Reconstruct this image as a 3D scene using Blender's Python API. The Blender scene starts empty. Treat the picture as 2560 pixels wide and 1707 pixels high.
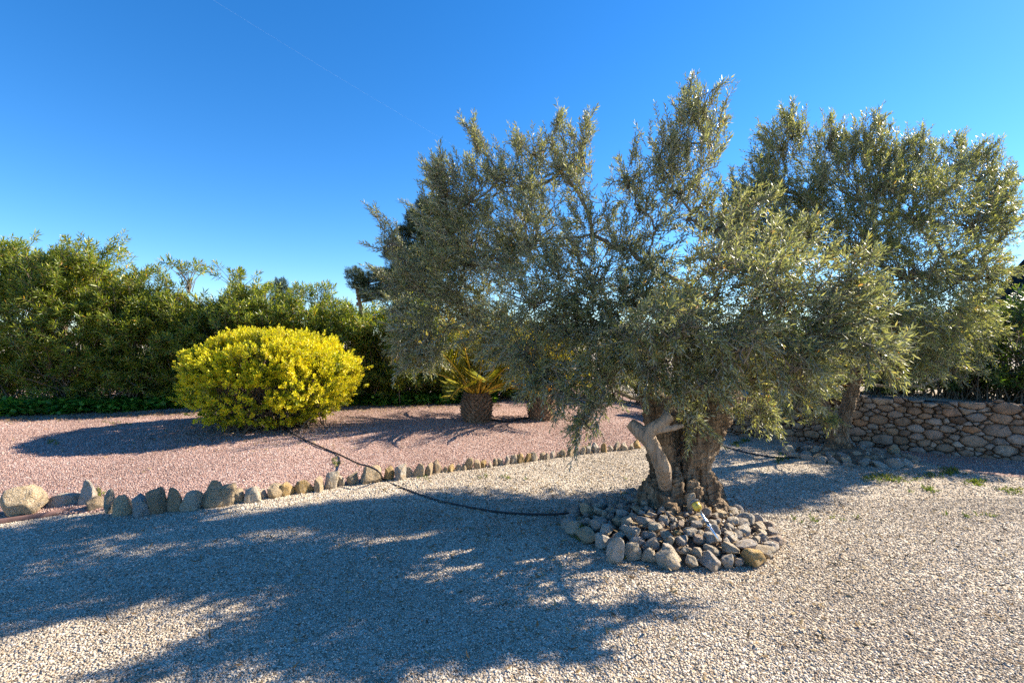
import bpy, bmesh, math, random
import numpy as np
from mathutils import Vector, noise as mn

SC = bpy.context.scene
COL = SC.collection
random.seed(7)
rng = np.random.default_rng(11)

# ------------------------------------------------------------------ camera geometry
LENS, FPX, HY, CH = 17.0, 2560 * 17.0 / 36.0, 853.5, 1.5


def at(px, py, d):
    return np.array([(px - 1280) / FPX * d, d, CH - (py - HY) / FPX * d])


def gnd(px, py, z=0.0):
    d = (CH - z) * FPX / (py - HY)
    return np.array([(px - 1280) / FPX * d, d, z])


SUN_AZ, SUN_EL = 22.0, 33.0      # azimuth from +X towards +Y

# ------------------------------------------------------------------ mesh buffer


class Buf:
    def __init__(s):
        s.v, s.f, s.n = [], [], 0

    def add(s, v, f, m=0):
        v = np.asarray(v, float)
        s.v.append(v)
        s.f.append((np.asarray(f, np.int64) + s.n, m))
        s.n += len(v)

    def build(s, name, mats, parent=None, smooth=False):
        me = bpy.data.meshes.new(name)
        V = np.concatenate(s.v)
        loops, tot, mi = [], [], []
        for f, m in s.f:
            loops.append(f.ravel())
            tot.append(np.full(len(f), f.shape[1]))
            mi.append(np.full(len(f), m))
        L, T, M = np.concatenate(loops), np.concatenate(tot), np.concatenate(mi)
        me.vertices.add(len(V))
        me.vertices.foreach_set('co', V.astype(np.float32).ravel())
        me.loops.add(len(L))
        me.loops.foreach_set('vertex_index', L.astype(np.int32))
        me.polygons.add(len(T))
        st = np.concatenate([[0], np.cumsum(T)[:-1]]).astype(np.int32)
        me.polygons.foreach_set('loop_start', st)
        me.polygons.foreach_set('loop_total', T.astype(np.int32))
        me.polygons.foreach_set('material_index', M.astype(np.int32))
        if smooth:
            me.polygons.foreach_set('use_smooth', np.ones(len(T), bool))
        me.update(calc_edges=True)
        for m in (mats if isinstance(mats, (list, tuple)) else [mats]):
            me.materials.append(m)
        o = bpy.data.objects.new(name, me)
        COL.objects.link(o)
        o.parent = parent
        return o


def tag(o, label=None, cat=None, group=None, kind=None):
    if label: o['label'] = label
    if cat: o['category'] = cat
    if group: o['group'] = group
    if kind: o['kind'] = kind
    return o


def empty(name, loc, label, cat, group=None):
    o = bpy.data.objects.new(name, None)
    o.empty_display_size = 0.2
    COL.objects.link(o)
    o.location = loc
    return tag(o, label, cat, group)


def under(parent, *obs):
    """parent world-space meshes under an empty without moving them"""
    for o in obs:
        o.parent = parent
        if parent.type == 'EMPTY':
            o.location = Vector(o.location) - Vector(parent.location)


def nrm(a):
    return a / (np.linalg.norm(a, axis=-1, keepdims=True) + 1e-9)


def tube(buf, pts, rad, sides=6, m=0, cap=True):
    P = np.asarray(pts, float); n = len(P)
    R = np.broadcast_to(np.asarray(rad, float), (n,))
    T = nrm(np.gradient(P, axis=0))
    ref = np.array([0, 0, 1.0]) if abs(T[0, 2]) < .9 else np.array([1.0, 0, 0])
    u = nrm(np.cross(T[0], ref)); U = []
    for i in range(n):
        u = nrm(u - T[i] * (u @ T[i])); U.append(u)
    U = np.array(U); W = np.cross(T, U)
    a = np.linspace(0, 2 * np.pi, sides, endpoint=False)
    V = (P[:, None] + R[:, None, None] * (np.cos(a)[None, :, None] * U[:, None] + np.sin(a)[None, :, None] * W[:, None])).reshape(-1, 3)
    i, j = np.meshgrid(np.arange(n - 1), np.arange(sides), indexing='ij')
    q = np.stack([i * sides + j, i * sides + (j + 1) % sides, (i + 1) * sides + (j + 1) % sides, (i + 1) * sides + j], -1).reshape(-1, 4)
    if cap:
        V = np.concatenate([V, P[:1], P[-1:]])
        k = np.arange(sides)
        buf.add(V, q, m)
        base = buf.n - len(V)
        t = np.concatenate([np.stack([(k + 1) % sides, k, np.full(sides, n * sides)], -1),
                            np.stack([(n - 1) * sides + k, (n - 1) * sides + (k + 1) % sides, np.full(sides, n * sides + 1)], -1)])
        buf.f.append((t + base, m))
    else:
        buf.add(V, q, m)


def catmull(pts, k=8):
    P = np.asarray(pts, float)
    P = np.vstack([2 * P[0] - P[1], P, 2 * P[-1] - P[-2]])
    out = []
    for i in range(1, len(P) - 2):
        t = np.linspace(0, 1, k, endpoint=False)[:, None]
        a, b, c, d = P[i - 1], P[i], P[i + 1], P[i + 2]
        out.append(.5 * (2 * b + (c - a) * t + (2 * a - 5 * b + 4 * c - d) * t ** 2 + (3 * b - a - 3 * c + d) * t ** 3))
    return np.vstack(out + [P[-2:-1]])


def bez(a, b, c, n=8):
    t = np.linspace(0, 1, n)[:, None]
    return (1 - t) ** 2 * a + 2 * t * (1 - t) * b + t * t * c


def leaves(buf, P, D, S, L, W, fold=.15, curl=.12, m=0, wide=.45):
    """long leaves: base, two edge points, tip; two faces hinged on the midrib"""
    L = np.broadcast_to(L, (len(P),))[:, None]; W = np.broadcast_to(W, (len(P),))[:, None]
    N = np.cross(D, S)
    mid = P + D * L * wide + N * W * fold
    tip = P + D * L - N * L * curl
    V = np.stack([P, mid + S * W * .5, tip, mid - S * W * .5], 1).reshape(-1, 3)
    b = np.arange(len(P))[:, None] * 4
    buf.add(V, np.concatenate([b + [0, 1, 2], b + [0, 2, 3]]), m)


def leaves6(buf, P, D, S, L, W, curl=.2, m=0):
    """broader leaf with shoulders: five-corner outline, bent"""
    L = np.broadcast_to(L, (len(P),))[:, None]; W = np.broadcast_to(W, (len(P),))[:, None]
    N = np.cross(D, S)
    a, bq = P + D * L * .3, P + D * L * .72
    V = np.stack([P, a + S * W * .5 + N * W * .12, bq + S * W * .36 - N * L * curl * .5, P + D * L - N * L * curl,
                  bq - S * W * .36 - N * L * curl * .5, a - S * W * .5 + N * W * .12], 1).reshape(-1, 3)
    b = np.arange(len(P))[:, None] * 6
    buf.add(V, np.concatenate([b + [0, 1, 2, 3], b + [0, 3, 4, 5]]), m)


def perp(D):
    r = rng.normal(size=D.shape)
    U = nrm(np.cross(D, r))
    return U, np.cross(D, U)


def shoots(P0, D, ln, nl, ll, lw, ang=(60, 25), per=2, droop=.0, jit=.25, start=.12):
    """leafy shoots; returns leaf arrays and the stem polylines"""
    N = len(P0)
    D = nrm(D); U, V = perp(D)
    t = start + (1 - start) * (np.arange(nl) // per) / max(1, (nl - 1) // per)
    k = np.arange(nl)
    ph = (k % per) * 2 * np.pi / per + (k // per) * (np.pi / per) + 0.0
    ph = ph[None] + rng.uniform(0, 6.28, (N, 1)) + rng.normal(0, .25, (N, nl))
    an = np.radians(ang[0] + (ang[1] - ang[0]) * t)[None] + rng.normal(0, .2, (N, nl))
    ln = np.broadcast_to(ln, (N,))[:, None, None]
    pos = P0[:, None] + D[:, None] * ln * t[None, :, None]
    pos[..., 2] -= droop * (t[None] ** 2) * ln[..., 0]
    rad = np.cos(ph)[..., None] * U[:, None] + np.sin(ph)[..., None] * V[:, None]
    d = nrm(np.cos(an)[..., None] * D[:, None] + np.sin(an)[..., None] * rad + rng.normal(0, jit * .4, (N, nl, 3)))
    s = nrm(np.cross(d, D[:, None] + rng.normal(0, jit, (N, nl, 3))))
    sz = (1 - .35 * np.abs(t[None] - .5) * 1.2) * rng.uniform(.75, 1.15, (N, nl))
    tt = np.array([0, .5, 1.0])
    st = P0[:, None] + D[:, None] * ln * tt[None, :, None]
    st[..., 2] -= droop * (tt[None] ** 2) * ln[..., 0]
    return pos.reshape(-1, 3), d.reshape(-1, 3), s.reshape(-1, 3), (ll * sz).ravel(), (lw * sz).ravel(), st


def stems(buf, st, r0, r1, m=0):
    """thin 3-sided stems from (N,k,3) polylines"""
    N, k, _ = st.shape
    T = nrm(st[:, -1] - st[:, 0]); U, V = perp(T)
    r = np.linspace(r0, r1, k)[None, :, None, None]
    a = np.arange(3) * 2.0944
    ring = np.cos(a)[None, None, :, None] * U[:, None, None] + np.sin(a)[None, None, :, None] * V[:, None, None]
    X = (st[:, :, None] + r * ring).reshape(-1, 3)
    i, j = np.meshgrid(np.arange(k - 1), np.arange(3), indexing='ij')
    q = np.stack([i * 3 + j, i * 3 + (j + 1) % 3, (i + 1) * 3 + (j + 1) % 3, (i + 1) * 3 + j], -1).reshape(-1, 4)
    buf.add(X, (np.arange(N)[:, None, None] * (k * 3) + q[None]).reshape(-1, 4), m)


def rdirs(n):
    return nrm(rng.normal(size=(n, 3)))

# ------------------------------------------------------------------ materials


class NT:
    def __init__(s, name):
        s.m = bpy.data.materials.new(name); s.m.use_nodes = True
        s.t = s.m.node_tree; s.t.nodes.clear()
        s.out = s.n('ShaderNodeOutputMaterial')

    def n(s, typ, inp=None, **kw):
        nd = s.t.nodes.new(typ)
        for k, v in kw.items(): setattr(nd, k, v)
        for k, v in (inp or {}).items(): s.set(nd, k, v)
        return nd

    def set(s, nd, k, v):
        if isinstance(v, bpy.types.NodeSocket): s.t.links.new(v, nd.inputs[k])
        elif isinstance(v, bpy.types.Node): s.t.links.new(v.outputs[0], nd.inputs[k])
        else: nd.inputs[k].default_value = v

    def ramp(s, fac, stops, interp='LINEAR'):
        r = s.n('ShaderNodeValToRGB', {0: fac}); e = r.color_ramp.elements
        r.color_ramp.interpolation = interp
        while len(e) < len(stops): e.new(.5)
        for x, (p, c) in zip(e, stops):
            x.position = p
            x.color = (*c, 1) if isinstance(c, (tuple, list)) else (c, c, c, 1)
        return r.outputs[0]

    def mix(s, fac, a, b, mode='MIX'):
        nd = s.n('ShaderNodeMix', data_type='RGBA', blend_type=mode)
        for i, v in ((0, fac), (6, a), (7, b)):
            if isinstance(v, tuple): v = (*v, 1) if len(v) == 3 else v
            s.set(nd, i, v)
        return nd.outputs[2]

    def noise(s, vec, scale, detail=4, rough=.6, dist=0.0):
        nd = s.n('ShaderNodeTexNoise', {'Scale': scale, 'Detail': detail, 'Roughness': rough, 'Distortion': dist})
        if vec is not None: s.set(nd, 'Vector', vec)
        return nd.outputs[0]

    def voro(s, vec, scale, feature='F1', out=0, rand=1.0):
        nd = s.n('ShaderNodeTexVoronoi', {'Scale': scale, 'Randomness': rand}, feature=feature)
        s.set(nd, 'Vector', vec)
        return nd.outputs[out]

    def mapping(s, vec, scale=(1, 1, 1)):
        return s.n('ShaderNodeMapping', {'Vector': vec, 'Scale': scale}).outputs[0]

    def math(s, op, a, b=0.0, c=0.0):
        return s.n('ShaderNodeMath', {0: a, 1: b, 2: c}, operation=op).outputs[0]

    def bump(s, h, strength, dist, normal=None):
        nd = s.n('ShaderNodeBump', {'Height': h, 'Strength': strength, 'Distance': dist})
        if normal is not None: s.set(nd, 'Normal', normal)
        return nd.outputs[0]

    def principled(s, col, rough=.8, normal=None, spec=.3, metal=0.0):
        nd = s.n('ShaderNodeBsdfPrincipled')
        s.set(nd, 'Base Color', (*col, 1) if isinstance(col, tuple) else col)
        s.set(nd, 'Roughness', rough); s.set(nd, 'Specular IOR Level', spec); s.set(nd, 'Metallic', metal)
        if normal is not None: s.set(nd, 'Normal', normal)
        return nd.outputs[0]

    def done(s, sh):
        s.t.links.new(sh, s.out.inputs[0]); return s.m


def leaf_mat(name, stops, under_col, rough=.42, trans=.3, tcol=None, spec=.5, under_mix=.8):
    t = NT(name)
    g = t.n('ShaderNodeNewGeometry')
    col = t.ramp(g.outputs['Random Per Island'], stops)
    big = t.noise(t.n('ShaderNodeTexCoord').outputs['Object'], 2.2, 3)
    col = t.mix(1.0, col, t.ramp(big, [(.3, (.78, .8, .8)), (.7, (1.2, 1.16, 1.05))]), 'MULTIPLY')
    back = t.math('MULTIPLY', g.outputs['Backfacing'], under_mix)
    col2 = t.mix(back, col, under_col)
    p = t.principled(col2, rough, spec=spec)
    tl = t.n('ShaderNodeBsdfTranslucent')
    t.set(tl, 0, t.mix(1.0, col, tcol or (1.5, 1.6, .7), 'MULTIPLY'))
    mx = t.n('ShaderNodeMixShader', {0: trans})
    t.t.links.new(p, mx.inputs[1]); t.t.links.new(tl.outputs[0], mx.inputs[2])
    return t.done(mx.outputs[0])


def bark_mat(name, dark, mid, light, sc=1.0, strength=.9):
    t = NT(name)
    co = t.n('ShaderNodeTexCoord').outputs['Object']
    st = t.mapping(co, (16 * sc, 16 * sc, 3.2 * sc))
    n1 = t.noise(st, 1.6, 8, .65, .6)
    v = t.voro(t.mapping(co, (30 * sc, 30 * sc, 5 * sc)), 1.0, 'DISTANCE_TO_EDGE')
    n2 = t.noise(co, 5, 4)
    col = t.ramp(n1, [(.28, dark), (.44, mid), (.66, light)])
    col = t.mix(t.math('MULTIPLY', t.ramp(n2, [(.45, 0.0), (.7, 1.0)]), .6), col, t.mix(.5, dark, mid))
    h = t.math('ADD', n1, t.math('MULTIPLY', t.ramp(v, [(0, 0.0), (.2, 1.0)]), .5))
    return t.done(t.principled(col, .9, t.bump(h, strength, .03 / sc), .2))


def plain(name, col, rough=.6, metal=0.0, spec=.4, var=.15, sc=30):
    t = NT(name)
    co = t.n('ShaderNodeTexCoord').outputs['Object']
    n = t.noise(co, sc, 5)
    lo, hi = tuple(c * (1 - var) for c in col), tuple(min(1, c * (1 + var)) for c in col)
    return t.done(t.principled(t.ramp(n, [(.35, lo), (.65, hi)]), rough, t.bump(n, .2, .004), spec, metal))


PALE = [(0, (.22, .165, .115)), (.14, (.36, .295, .215)), (.4, (.49, .42, .325)), (.7, (.59, .52, .415)), (.9, (.72, .655, .555)), (1, (.42, .31, .21))]
PINK = [(0, (.16, .09, .075)), (.2, (.31, .19, .155)), (.5, (.445, .295, .245)), (.8, (.55, .39, .335)), (.93, (.68, .59, .53)), (1, (.30, .20, .17))]


VARY = [(.28, (.74, .72, .70)), (.5, (1, .99, .98)), (.72, (1.16, 1.18, 1.18))]


def gravel_sheet(name, stops, scale, patch=None):
    t = NT(name)
    co = t.n('ShaderNodeTexCoord').outputs['Object']
    cell = t.voro(co, scale, 'F1', 1)
    dist = t.voro(co, scale, 'F1', 0)
    bw = t.n('ShaderNodeSeparateColor', {0: cell})
    col = t.ramp(bw.outputs[0], stops)
    big = t.noise(co, .55, 5, .6)
    mid = t.noise(co, 6, 4, .6)
    col = t.mix(1.0, col, t.ramp(big, VARY), 'MULTIPLY')
    col = t.mix(1.0, col, t.ramp(mid, [(.3, (.9, .88, .86)), (.7, (1.07, 1.06, 1.05))]), 'MULTIPLY')
    h = t.math('SUBTRACT', 1.0, t.math('POWER', dist, 1.5))
    h = t.math('ADD', h, t.math('MULTIPLY', bw.outputs[1], .8))
    return t.done(t.principled(col, .9, t.bump(h, 1.0, .9 / scale), .15))


def pebble_mat(name, stops):
    t = NT(name)
    g = t.n('ShaderNodeNewGeometry')
    co = t.n('ShaderNodeTexCoord').outputs['Object']
    col = t.ramp(g.outputs['Random Per Island'], stops)
    big = t.noise(co, .55, 5, .6)
    col = t.mix(1.0, col, t.ramp(big, VARY), 'MULTIPLY')
    return t.done(t.principled(col, .85, None, .2))


def rock_mat():
    t = NT('limestone')
    oi = t.n('ShaderNodeObjectInfo')
    co = t.n('ShaderNodeTexCoord').outputs['Object']
    off = t.n('ShaderNodeVectorMath', {0: co}, operation='ADD')
    cm = t.n('ShaderNodeCombineXYZ', {0: t.math('MULTIPLY', oi.outputs['Random'], 37.0), 1: t.math('MULTIPLY', oi.outputs['Random'], 91.0)})
    t.set(off, 1, cm)
    co = off.outputs[0]
    n1 = t.noise(co, 2.2, 6, .65)
    n2 = t.noise(co, 9, 6, .7)
    v = t.voro(co, 5, 'DISTANCE_TO_EDGE')
    col = t.mix(t.ramp(n1, [(.48, 0.0), (.6, .6)]), oi.outputs['Color'], (.62, .43, .22))
    col = t.mix(t.ramp(n2, [(.30, .5), (.44, 0.0)]), col, (.25, .19, .14))
    col = t.mix(t.ramp(n2, [(.52, 0.0), (.66, .65)]), col, (.80, .74, .64))
    h = t.math('ADD', n1, t.math('ADD', t.math('MULTIPLY', n2, .5), t.math('MULTIPLY', t.ramp(v, [(0, 0.0), (.08, 1.0)]), .12)))
    return t.done(t.principled(col, .9, t.bump(h, .85, .13), .2))


def wall_mat():
    t = NT('wall_stone')
    g = t.n('ShaderNodeNewGeometry')
    co = t.n('ShaderNodeTexCoord').outputs['Object']
    col = t.ramp(g.outputs['Random Per Island'], [(0, (.16, .11, .08)), (.2, (.31, .21, .14)), (.4, (.40, .29, .20)), (.6, (.25, .21, .18)), (.75, (.46, .38, .30)), (.9, (.34, .29, .25)), (1, (.40, .23, .13))])
    n1 = t.noise(co, 9, 6, .7); n2 = t.noise(co, 40, 6, .7)
    col = t.mix(t.ramp(n1, [(.48, 0.0), (.66, .8)]), col, (.10, .09, .075))
    col = t.mix(t.ramp(n2, [(.55, 0.0), (.75, .45)]), col, (.48, .42, .34))
    h = t.math('ADD', n1, t.math('MULTIPLY', n2, .35))
    return t.done(t.principled(col, .92, t.bump(h, .9, .025), .15))


M = {}
M['olive'] = leaf_mat('olive_leaf', [(0, (.09, .115, .05)), (.35, (.175, .205, .090)), (.7, (.27, .295, .135)), (.93, (.38, .39, .20)), (.975, (.30, .26, .07)), (1, (.42, .20, .03))], (.48, .50, .40), .40, .42, (1.5, 1.4, .7), .4)
M['olive_far'] = leaf_mat('olive_leaf_far', [(0, (.085, .115, .044)), (.35, (.17, .205, .08)), (.7, (.265, .295, .12)), (.95, (.38, .39, .17)), (1, (.36, .22, .03))], (.47, .49, .37), .40, .42, (1.5, 1.4, .6), .4)
M['oleander'] = leaf_mat('oleander_leaf', [(0, (.06, .10, .014)), (.4, (.15, .21, .026)), (.75, (.27, .32, .04)), (.95, (.40, .40, .07)), (1, (.48, .26, .04))], (.30, .33, .09), .3, .45, (1.6, 1.5, .5))
M['terrace_leaf'] = leaf_mat('terrace_shrub_leaf', [(0, (.022, .048, .010)), (.5, (.055, .10, .018)), (.85, (.10, .15, .024)), (1, (.22, .21, .03))], (.10, .14, .05), .34, .36, (1.7, 1.8, .5))
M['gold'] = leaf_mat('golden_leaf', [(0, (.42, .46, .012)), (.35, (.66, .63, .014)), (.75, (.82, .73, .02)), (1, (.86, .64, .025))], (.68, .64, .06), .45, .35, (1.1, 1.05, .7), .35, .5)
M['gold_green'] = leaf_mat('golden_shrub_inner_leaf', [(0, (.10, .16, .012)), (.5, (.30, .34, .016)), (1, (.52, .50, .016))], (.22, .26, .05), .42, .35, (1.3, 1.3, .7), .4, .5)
M['ivy'] = leaf_mat('ivy_leaf', [(0, (.04, .11, .016)), (.5, (.10, .23, .035)), (.85, (.18, .33, .045)), (1, (.30, .42, .06))], (.15, .24, .06), .25, .35, (1.5, 1.7, .6))
M['pine'] = leaf_mat('pine_needle', [(0, (.018, .036, .016)), (.6, (.045, .075, .026)), (1, (.10, .12, .03))], (.03, .05, .02), .5, .15)
M['palm'] = leaf_mat('palm_leaflet', [(0, (.14, .18, .02)), (.5, (.30, .30, .025)), (1, (.55, .42, .03))], (.16, .17, .04), .35, .4, (1.5, 1.4, .5))
M['rachis'] = plain('palm_rachis', (.74, .46, .05), .5)
M['bark'] = bark_mat('olive_bark', (.04, .026, .017), (.20, .138, .085), (.47, .35, .23), .7, 1.0)
M['limb'] = bark_mat('pruned_limb_bark', (.19, .135, .09), (.33, .25, .175), (.43, .335, .24), .9, .6)
M['twig'] = bark_mat('twig_bark', (.10, .085, .06), (.20, .17, .125), (.31, .27, .21), 2, .3)
M['shrub_stem'] = bark_mat('shrub_stem', (.07, .05, .035), (.17, .13, .09), (.28, .23, .17), 2, .3)
M['palm_bark'] = bark_mat('palm_bark', (.06, .035, .022), (.22, .135, .08), (.46, .31, .20), 1.5, .8)
M['cut'] = plain('cut_wood', (.42, .30, .19), .8)
M['pale'] = gravel_sheet('pale_gravel', PALE, 62)
M['pink'] = gravel_sheet('pink_gravel', PINK, 80)
M['pale_peb'] = pebble_mat('pale_pebbles', PALE)
M['pink_peb'] = pebble_mat('pink_pebbles', PINK)
M['rock'] = rock_mat()
M['wall'] = wall_mat()
M['soil'] = plain('soil', (.16, .115, .075), .95, sc=14, var=.45)
M['core'] = plain('wall_core', (.13, .095, .07), .95)
M['hose'] = plain('black_pipe', (.022, .020, .019), .45)
M['steel'] = plain('rusty_steel', (.20, .115, .095), .7, .0, .3, .3, 12)
M['chrome'] = plain('stainless', (.62, .62, .63), .25, 1.0)
M['yellow'] = plain('yellow_plastic', (.72, .50, .07), .35)
M['grey'] = plain('grey_plastic', (.16, .165, .17), .5)
M['wire'] = plain('cable', (.2, .36, .62), .5)
M['hill'] = None
t = NT('wooded_hill')
co = t.n('ShaderNodeTexCoord').outputs['Object']
hv = t.voro(co, .22, 'F1', 0); hn = t.noise(co, .03, 6)
hc = t.ramp(t.math('MULTIPLY', hv, 1.0), [(0, (.012, .022, .020)), (.7, (.004, .009, .010))])
hc = t.mix(t.ramp(hn, [(.56, 0.0), (.72, .5)]), hc, (.022, .03, .030))
M['hill'] = t.done(t.principled(hc, .95, t.bump(hv, 1.0, 3.0), .1))
M['grass'] = leaf_mat('grass_blade', [(0, (.07, .12, .02)), (.6, (.14, .2, .03)), (1, (.28, .24, .08))], (.12, .17, .04), .5, .35)
M['litter'] = leaf_mat('dry_leaf', [(0, (.10, .06, .03)), (.5, (.22, .14, .06)), (1, (.36, .27, .14))], (.2, .14, .08), .8, .1)

# ------------------------------------------------------------------ ground
BORD = np.array([(-40, 9.0), (-14, 4.6), (-6.2, 4.15), (-4.24, 4.13), (-3.23, 4.22), (-2.70, 4.35), (-2.2, 4.73), (-1.52, 5.13), (-.82, 5.54), (-.07, 5.93), (.73, 6.30), (1.69, 6.78), (2.5, 7.2), (3.1, 8.3), (60, 60)])


def bordY(x):
    return np.interp(x, BORD[:, 0], BORD[:, 1])


def bedz(x, y):
    s = np.maximum(0, y - bordY(x) - .06)
    fade = np.clip((3.4 - x) / 1.4, 0, 1)
    return .012 + .255 * (1 - np.exp(-s / 1.15)) * fade + .018 * np.sin(x * 1.7 + 1) * np.sin(y * 1.3) * np.clip(s, 0, 1)


def gz(x, y):
    return .010 * np.sin(x * .9 + .4) * np.cos(y * .8) + .006 * np.sin(x * 2.3 + y * 1.9)


def bed(px, py):
    z = .2
    for _ in range(12):
        p = gnd(px, py, z); z = float(bedz(p[0], p[1]))
    return gnd(px, py, z)


def axis(near, step, far):
    a = list(np.arange(0, near, step)); s = step
    while a[-1] < far:
        s *= 1.35; a.append(a[-1] + s)
    return np.array(a)


def grid(name, X, Y, Z, mat):
    b = Buf()
    n, m = X.shape
    i, j = np.meshgrid(np.arange(n - 1), np.arange(m - 1), indexing='ij')
    q = np.stack([i * m + j, (i + 1) * m + j, (i + 1) * m + j + 1, i * m + j + 1], -1).reshape(-1, 4)
    b.add(np.stack([X, Y, Z], -1).reshape(-1, 3), q)
    return b.build(name, mat, smooth=True)


ax = axis(9, .12, 4000)
gx = np.concatenate([-ax[:0:-1], ax]); gy = np.concatenate([-axis(2, .25, 4000)[:0:-1], axis(10, .12, 4000)])
X, Y = np.meshgrid(gx, gy, indexing='ij')
inbed = (Y > bordY(X) + .15) & (X < 3.2) & (Y < 30)
Z = np.where((np.abs(X) < 12) & (Y < 12) & (Y > -3), gz(X, Y), 0) - np.where(inbed, .06, 0)
tag(grid('gravel_ground', X, Y, Z, M['pale']), kind='structure')

bx = np.linspace(-16, 3.1, 190); bv = np.concatenate([np.linspace(0, 2, 22), np.linspace(2.2, 12, 44)])
X, V = np.meshgrid(bx, bv, indexing='ij')
Y = bordY(X) + V
Zb = bedz(X, Y); Zb[:, 0] = -.03
tag(grid('pink_gravel_bed', X, Y, Zb, M['pink']), kind='structure')

# pink gravel strip along the foot of the stone wall
WA, WB = np.array([2.85, 8.30]), np.array([8.8, 4.52])
wdir = (WB - WA) / np.linalg.norm(WB - WA); wn = np.array([wdir[1], -wdir[0]])      # wn faces the camera
if wn[1] > 0: wn = -wn
WL = float(np.linalg.norm(WB - WA))
u = np.linspace(1.6, WL, 70); v = np.linspace(-.05, 1, 12)
U, V = np.meshgrid(u, v, indexing='ij')
wid = np.clip((U - 1.6) / 2.2, 0, 1) * 1.05 + .06 * np.sin(U * 4) + .04 * np.sin(U * 9.3)
X = WA[0] + wdir[0] * U + wn[0] * V * wid; Y = WA[1] + wdir[1] * U + wn[1] * V * wid
tag(grid('pink_gravel_strip', X, Y, gz(X, Y) + .005, M['pink']), kind='structure')

# ------------------------------------------------------------------ loose gravel (countless)


def pebbles(name, x, y, z, r, mat):
    n = len(x)
    base = np.array([(1, 0, 0), (0, 1, 0), (-1, 0, 0), (0, -1, 0), (0, 0, .75), (0, 0, -.6)], float)
    V = base[None] * rng.uniform(.65, 1.35, (n, 6, 1)) + rng.normal(0, .16, (n, 6, 3))
    a = rng.uniform(0, 6.28, n); c, s = np.cos(a)[:, None], np.sin(a)[:, None]
    tx, ty = rng.normal(0, .3, (n, 1)), rng.normal(0, .3, (n, 1))
    vx, vy = V[..., 0] * c - V[..., 1] * s, V[..., 0] * s + V[..., 1] * c
    vz = V[..., 2] + tx * vx + ty * vy
    V = np.stack([vx, vy, vz], -1) * r[:, None, None]
    V[..., 0] += x[:, None]; V[..., 1] += y[:, None]; V[..., 2] += (z + r * .25)[:, None]
    f = np.array([(0, 1, 4), (1, 2, 4), (2, 3, 4), (3, 0, 4), (1, 0, 5), (2, 1, 5), (3, 2, 5), (0, 3, 5)])
    b = Buf(); b.add(V.reshape(-1, 3), (np.arange(n)[:, None, None] * 6 + f[None]).reshape(-1, 3))
    return b.build(name, mat)


def scatter(y0, y1, dens, r0, r1):
    area = 1.2 * (y1 ** 2 - y0 ** 2) + 2 * (y1 - y0)
    n = int(area * dens)
    y = np.sqrt(rng.uniform(y0 ** 2, y1 ** 2, n)); x = rng.uniform(-1, 1, n) * (1.2 * y + 1)
    r = r0 * (r1 / r0) ** rng.beta(1.6, 2.6, n)
    return np.stack([x, y, r], 1)


S = np.concatenate([scatter(1.1, 2.9, 9500, .0030, .0092), scatter(2.9, 4.6, 5600, .0036, .0102), scatter(4.6, 7.6, 1500, .005, .013)])
S = S[(S[:, 1] < bordY(S[:, 0]) - .02) & (((S[:, 0] - WA[0]) * wn[0] + (S[:, 1] - WA[1]) * wn[1]) > .04)]
tag(pebbles('gravel', S[:, 0], S[:, 1], gz(S[:, 0], S[:, 1]), S[:, 2], M['pale_peb']), 'loose pale cream and grey gravel covering the courtyard', 'gravel', kind='stuff')
S = np.concatenate([scatter(4.1, 5.6, 3600, .004, .010), scatter(5.6, 7.8, 1900, .005, .011), scatter(7.8, 9.6, 700, .006, .012)])
S = S[(S[:, 1] > bordY(S[:, 0]) + .02) & (S[:, 0] < 3)]
tag(pebbles('pink_gravel', S[:, 0], S[:, 1], bedz(S[:, 0], S[:, 1]), S[:, 2], M['pink_peb']), 'loose pink crushed stone covering the raised planting bed', 'gravel', kind='stuff')

# ------------------------------------------------------------------ rocks


def rock_mesh(seed, blocky):
    r = np.random.default_rng(seed)
    bm = bmesh.new(); bmesh.ops.create_icosphere(bm, subdivisions=4, radius=1.0)
    V = np.array([v.co[:] for v in bm.verts])
    for k in range(13):
        n = r.normal(size=3); n /= np.linalg.norm(n)
        if k < 6 and blocky: n = np.eye(3)[k % 3] * (1 if k < 3 else -1) + r.normal(0, .22, 3); n /= np.linalg.norm(n)
        d = r.uniform(.55, .82)
        e = V @ n - d
        V = V - np.clip(e, 0, None)[:, None] * n * .96
    off = r.uniform(0, 50, 3)
    for i, p in enumerate(V):
        q = Vector(p * 2.1 + off)
        V[i] = p * (1 + .09 * mn.noise(q) + .045 * mn.noise(q * 2.7) + .025 * mn.noise(q * 7))
    lo, hi = V.min(0), V.max(0)
    V = (V - (lo + hi) / 2) / ((hi - lo) / 2)
    for v, p in zip(bm.verts, V): v.co = p
    me = bpy.data.meshes.new('rock'); bm.to_mesh(me); bm.free()
    me.polygons.foreach_set('use_smooth', np.ones(len(me.polygons), bool))
    me.materials.append(M['rock'])
    return me


ROCKS = [rock_mesh(100 + i, i % 2 == 0) for i in range(18)]
TINTS = {'pale': (.72, .64, .53), 'cream': (.74, .62, .46), 'grey': (.60, .53, .46), 'tan': (.66, .50, .31), 'ochre': (.66, .43, .16), 'brown': (.50, .37, .235), 'pinkish': (.64, .49, .39)}
ORD = 'first second third fourth fifth sixth seventh eighth ninth tenth eleventh twelfth thirteenth fourteenth fifteenth sixteenth seventeenth eighteenth nineteenth twentieth'.split()
TENS = {2: 'twenty', 3: 'thirty', 4: 'forty', 5: 'fifty', 6: 'sixty'}
TENTH = {3: 'thirtieth', 4: 'fortieth', 5: 'fiftieth', 6: 'sixtieth'}


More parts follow.
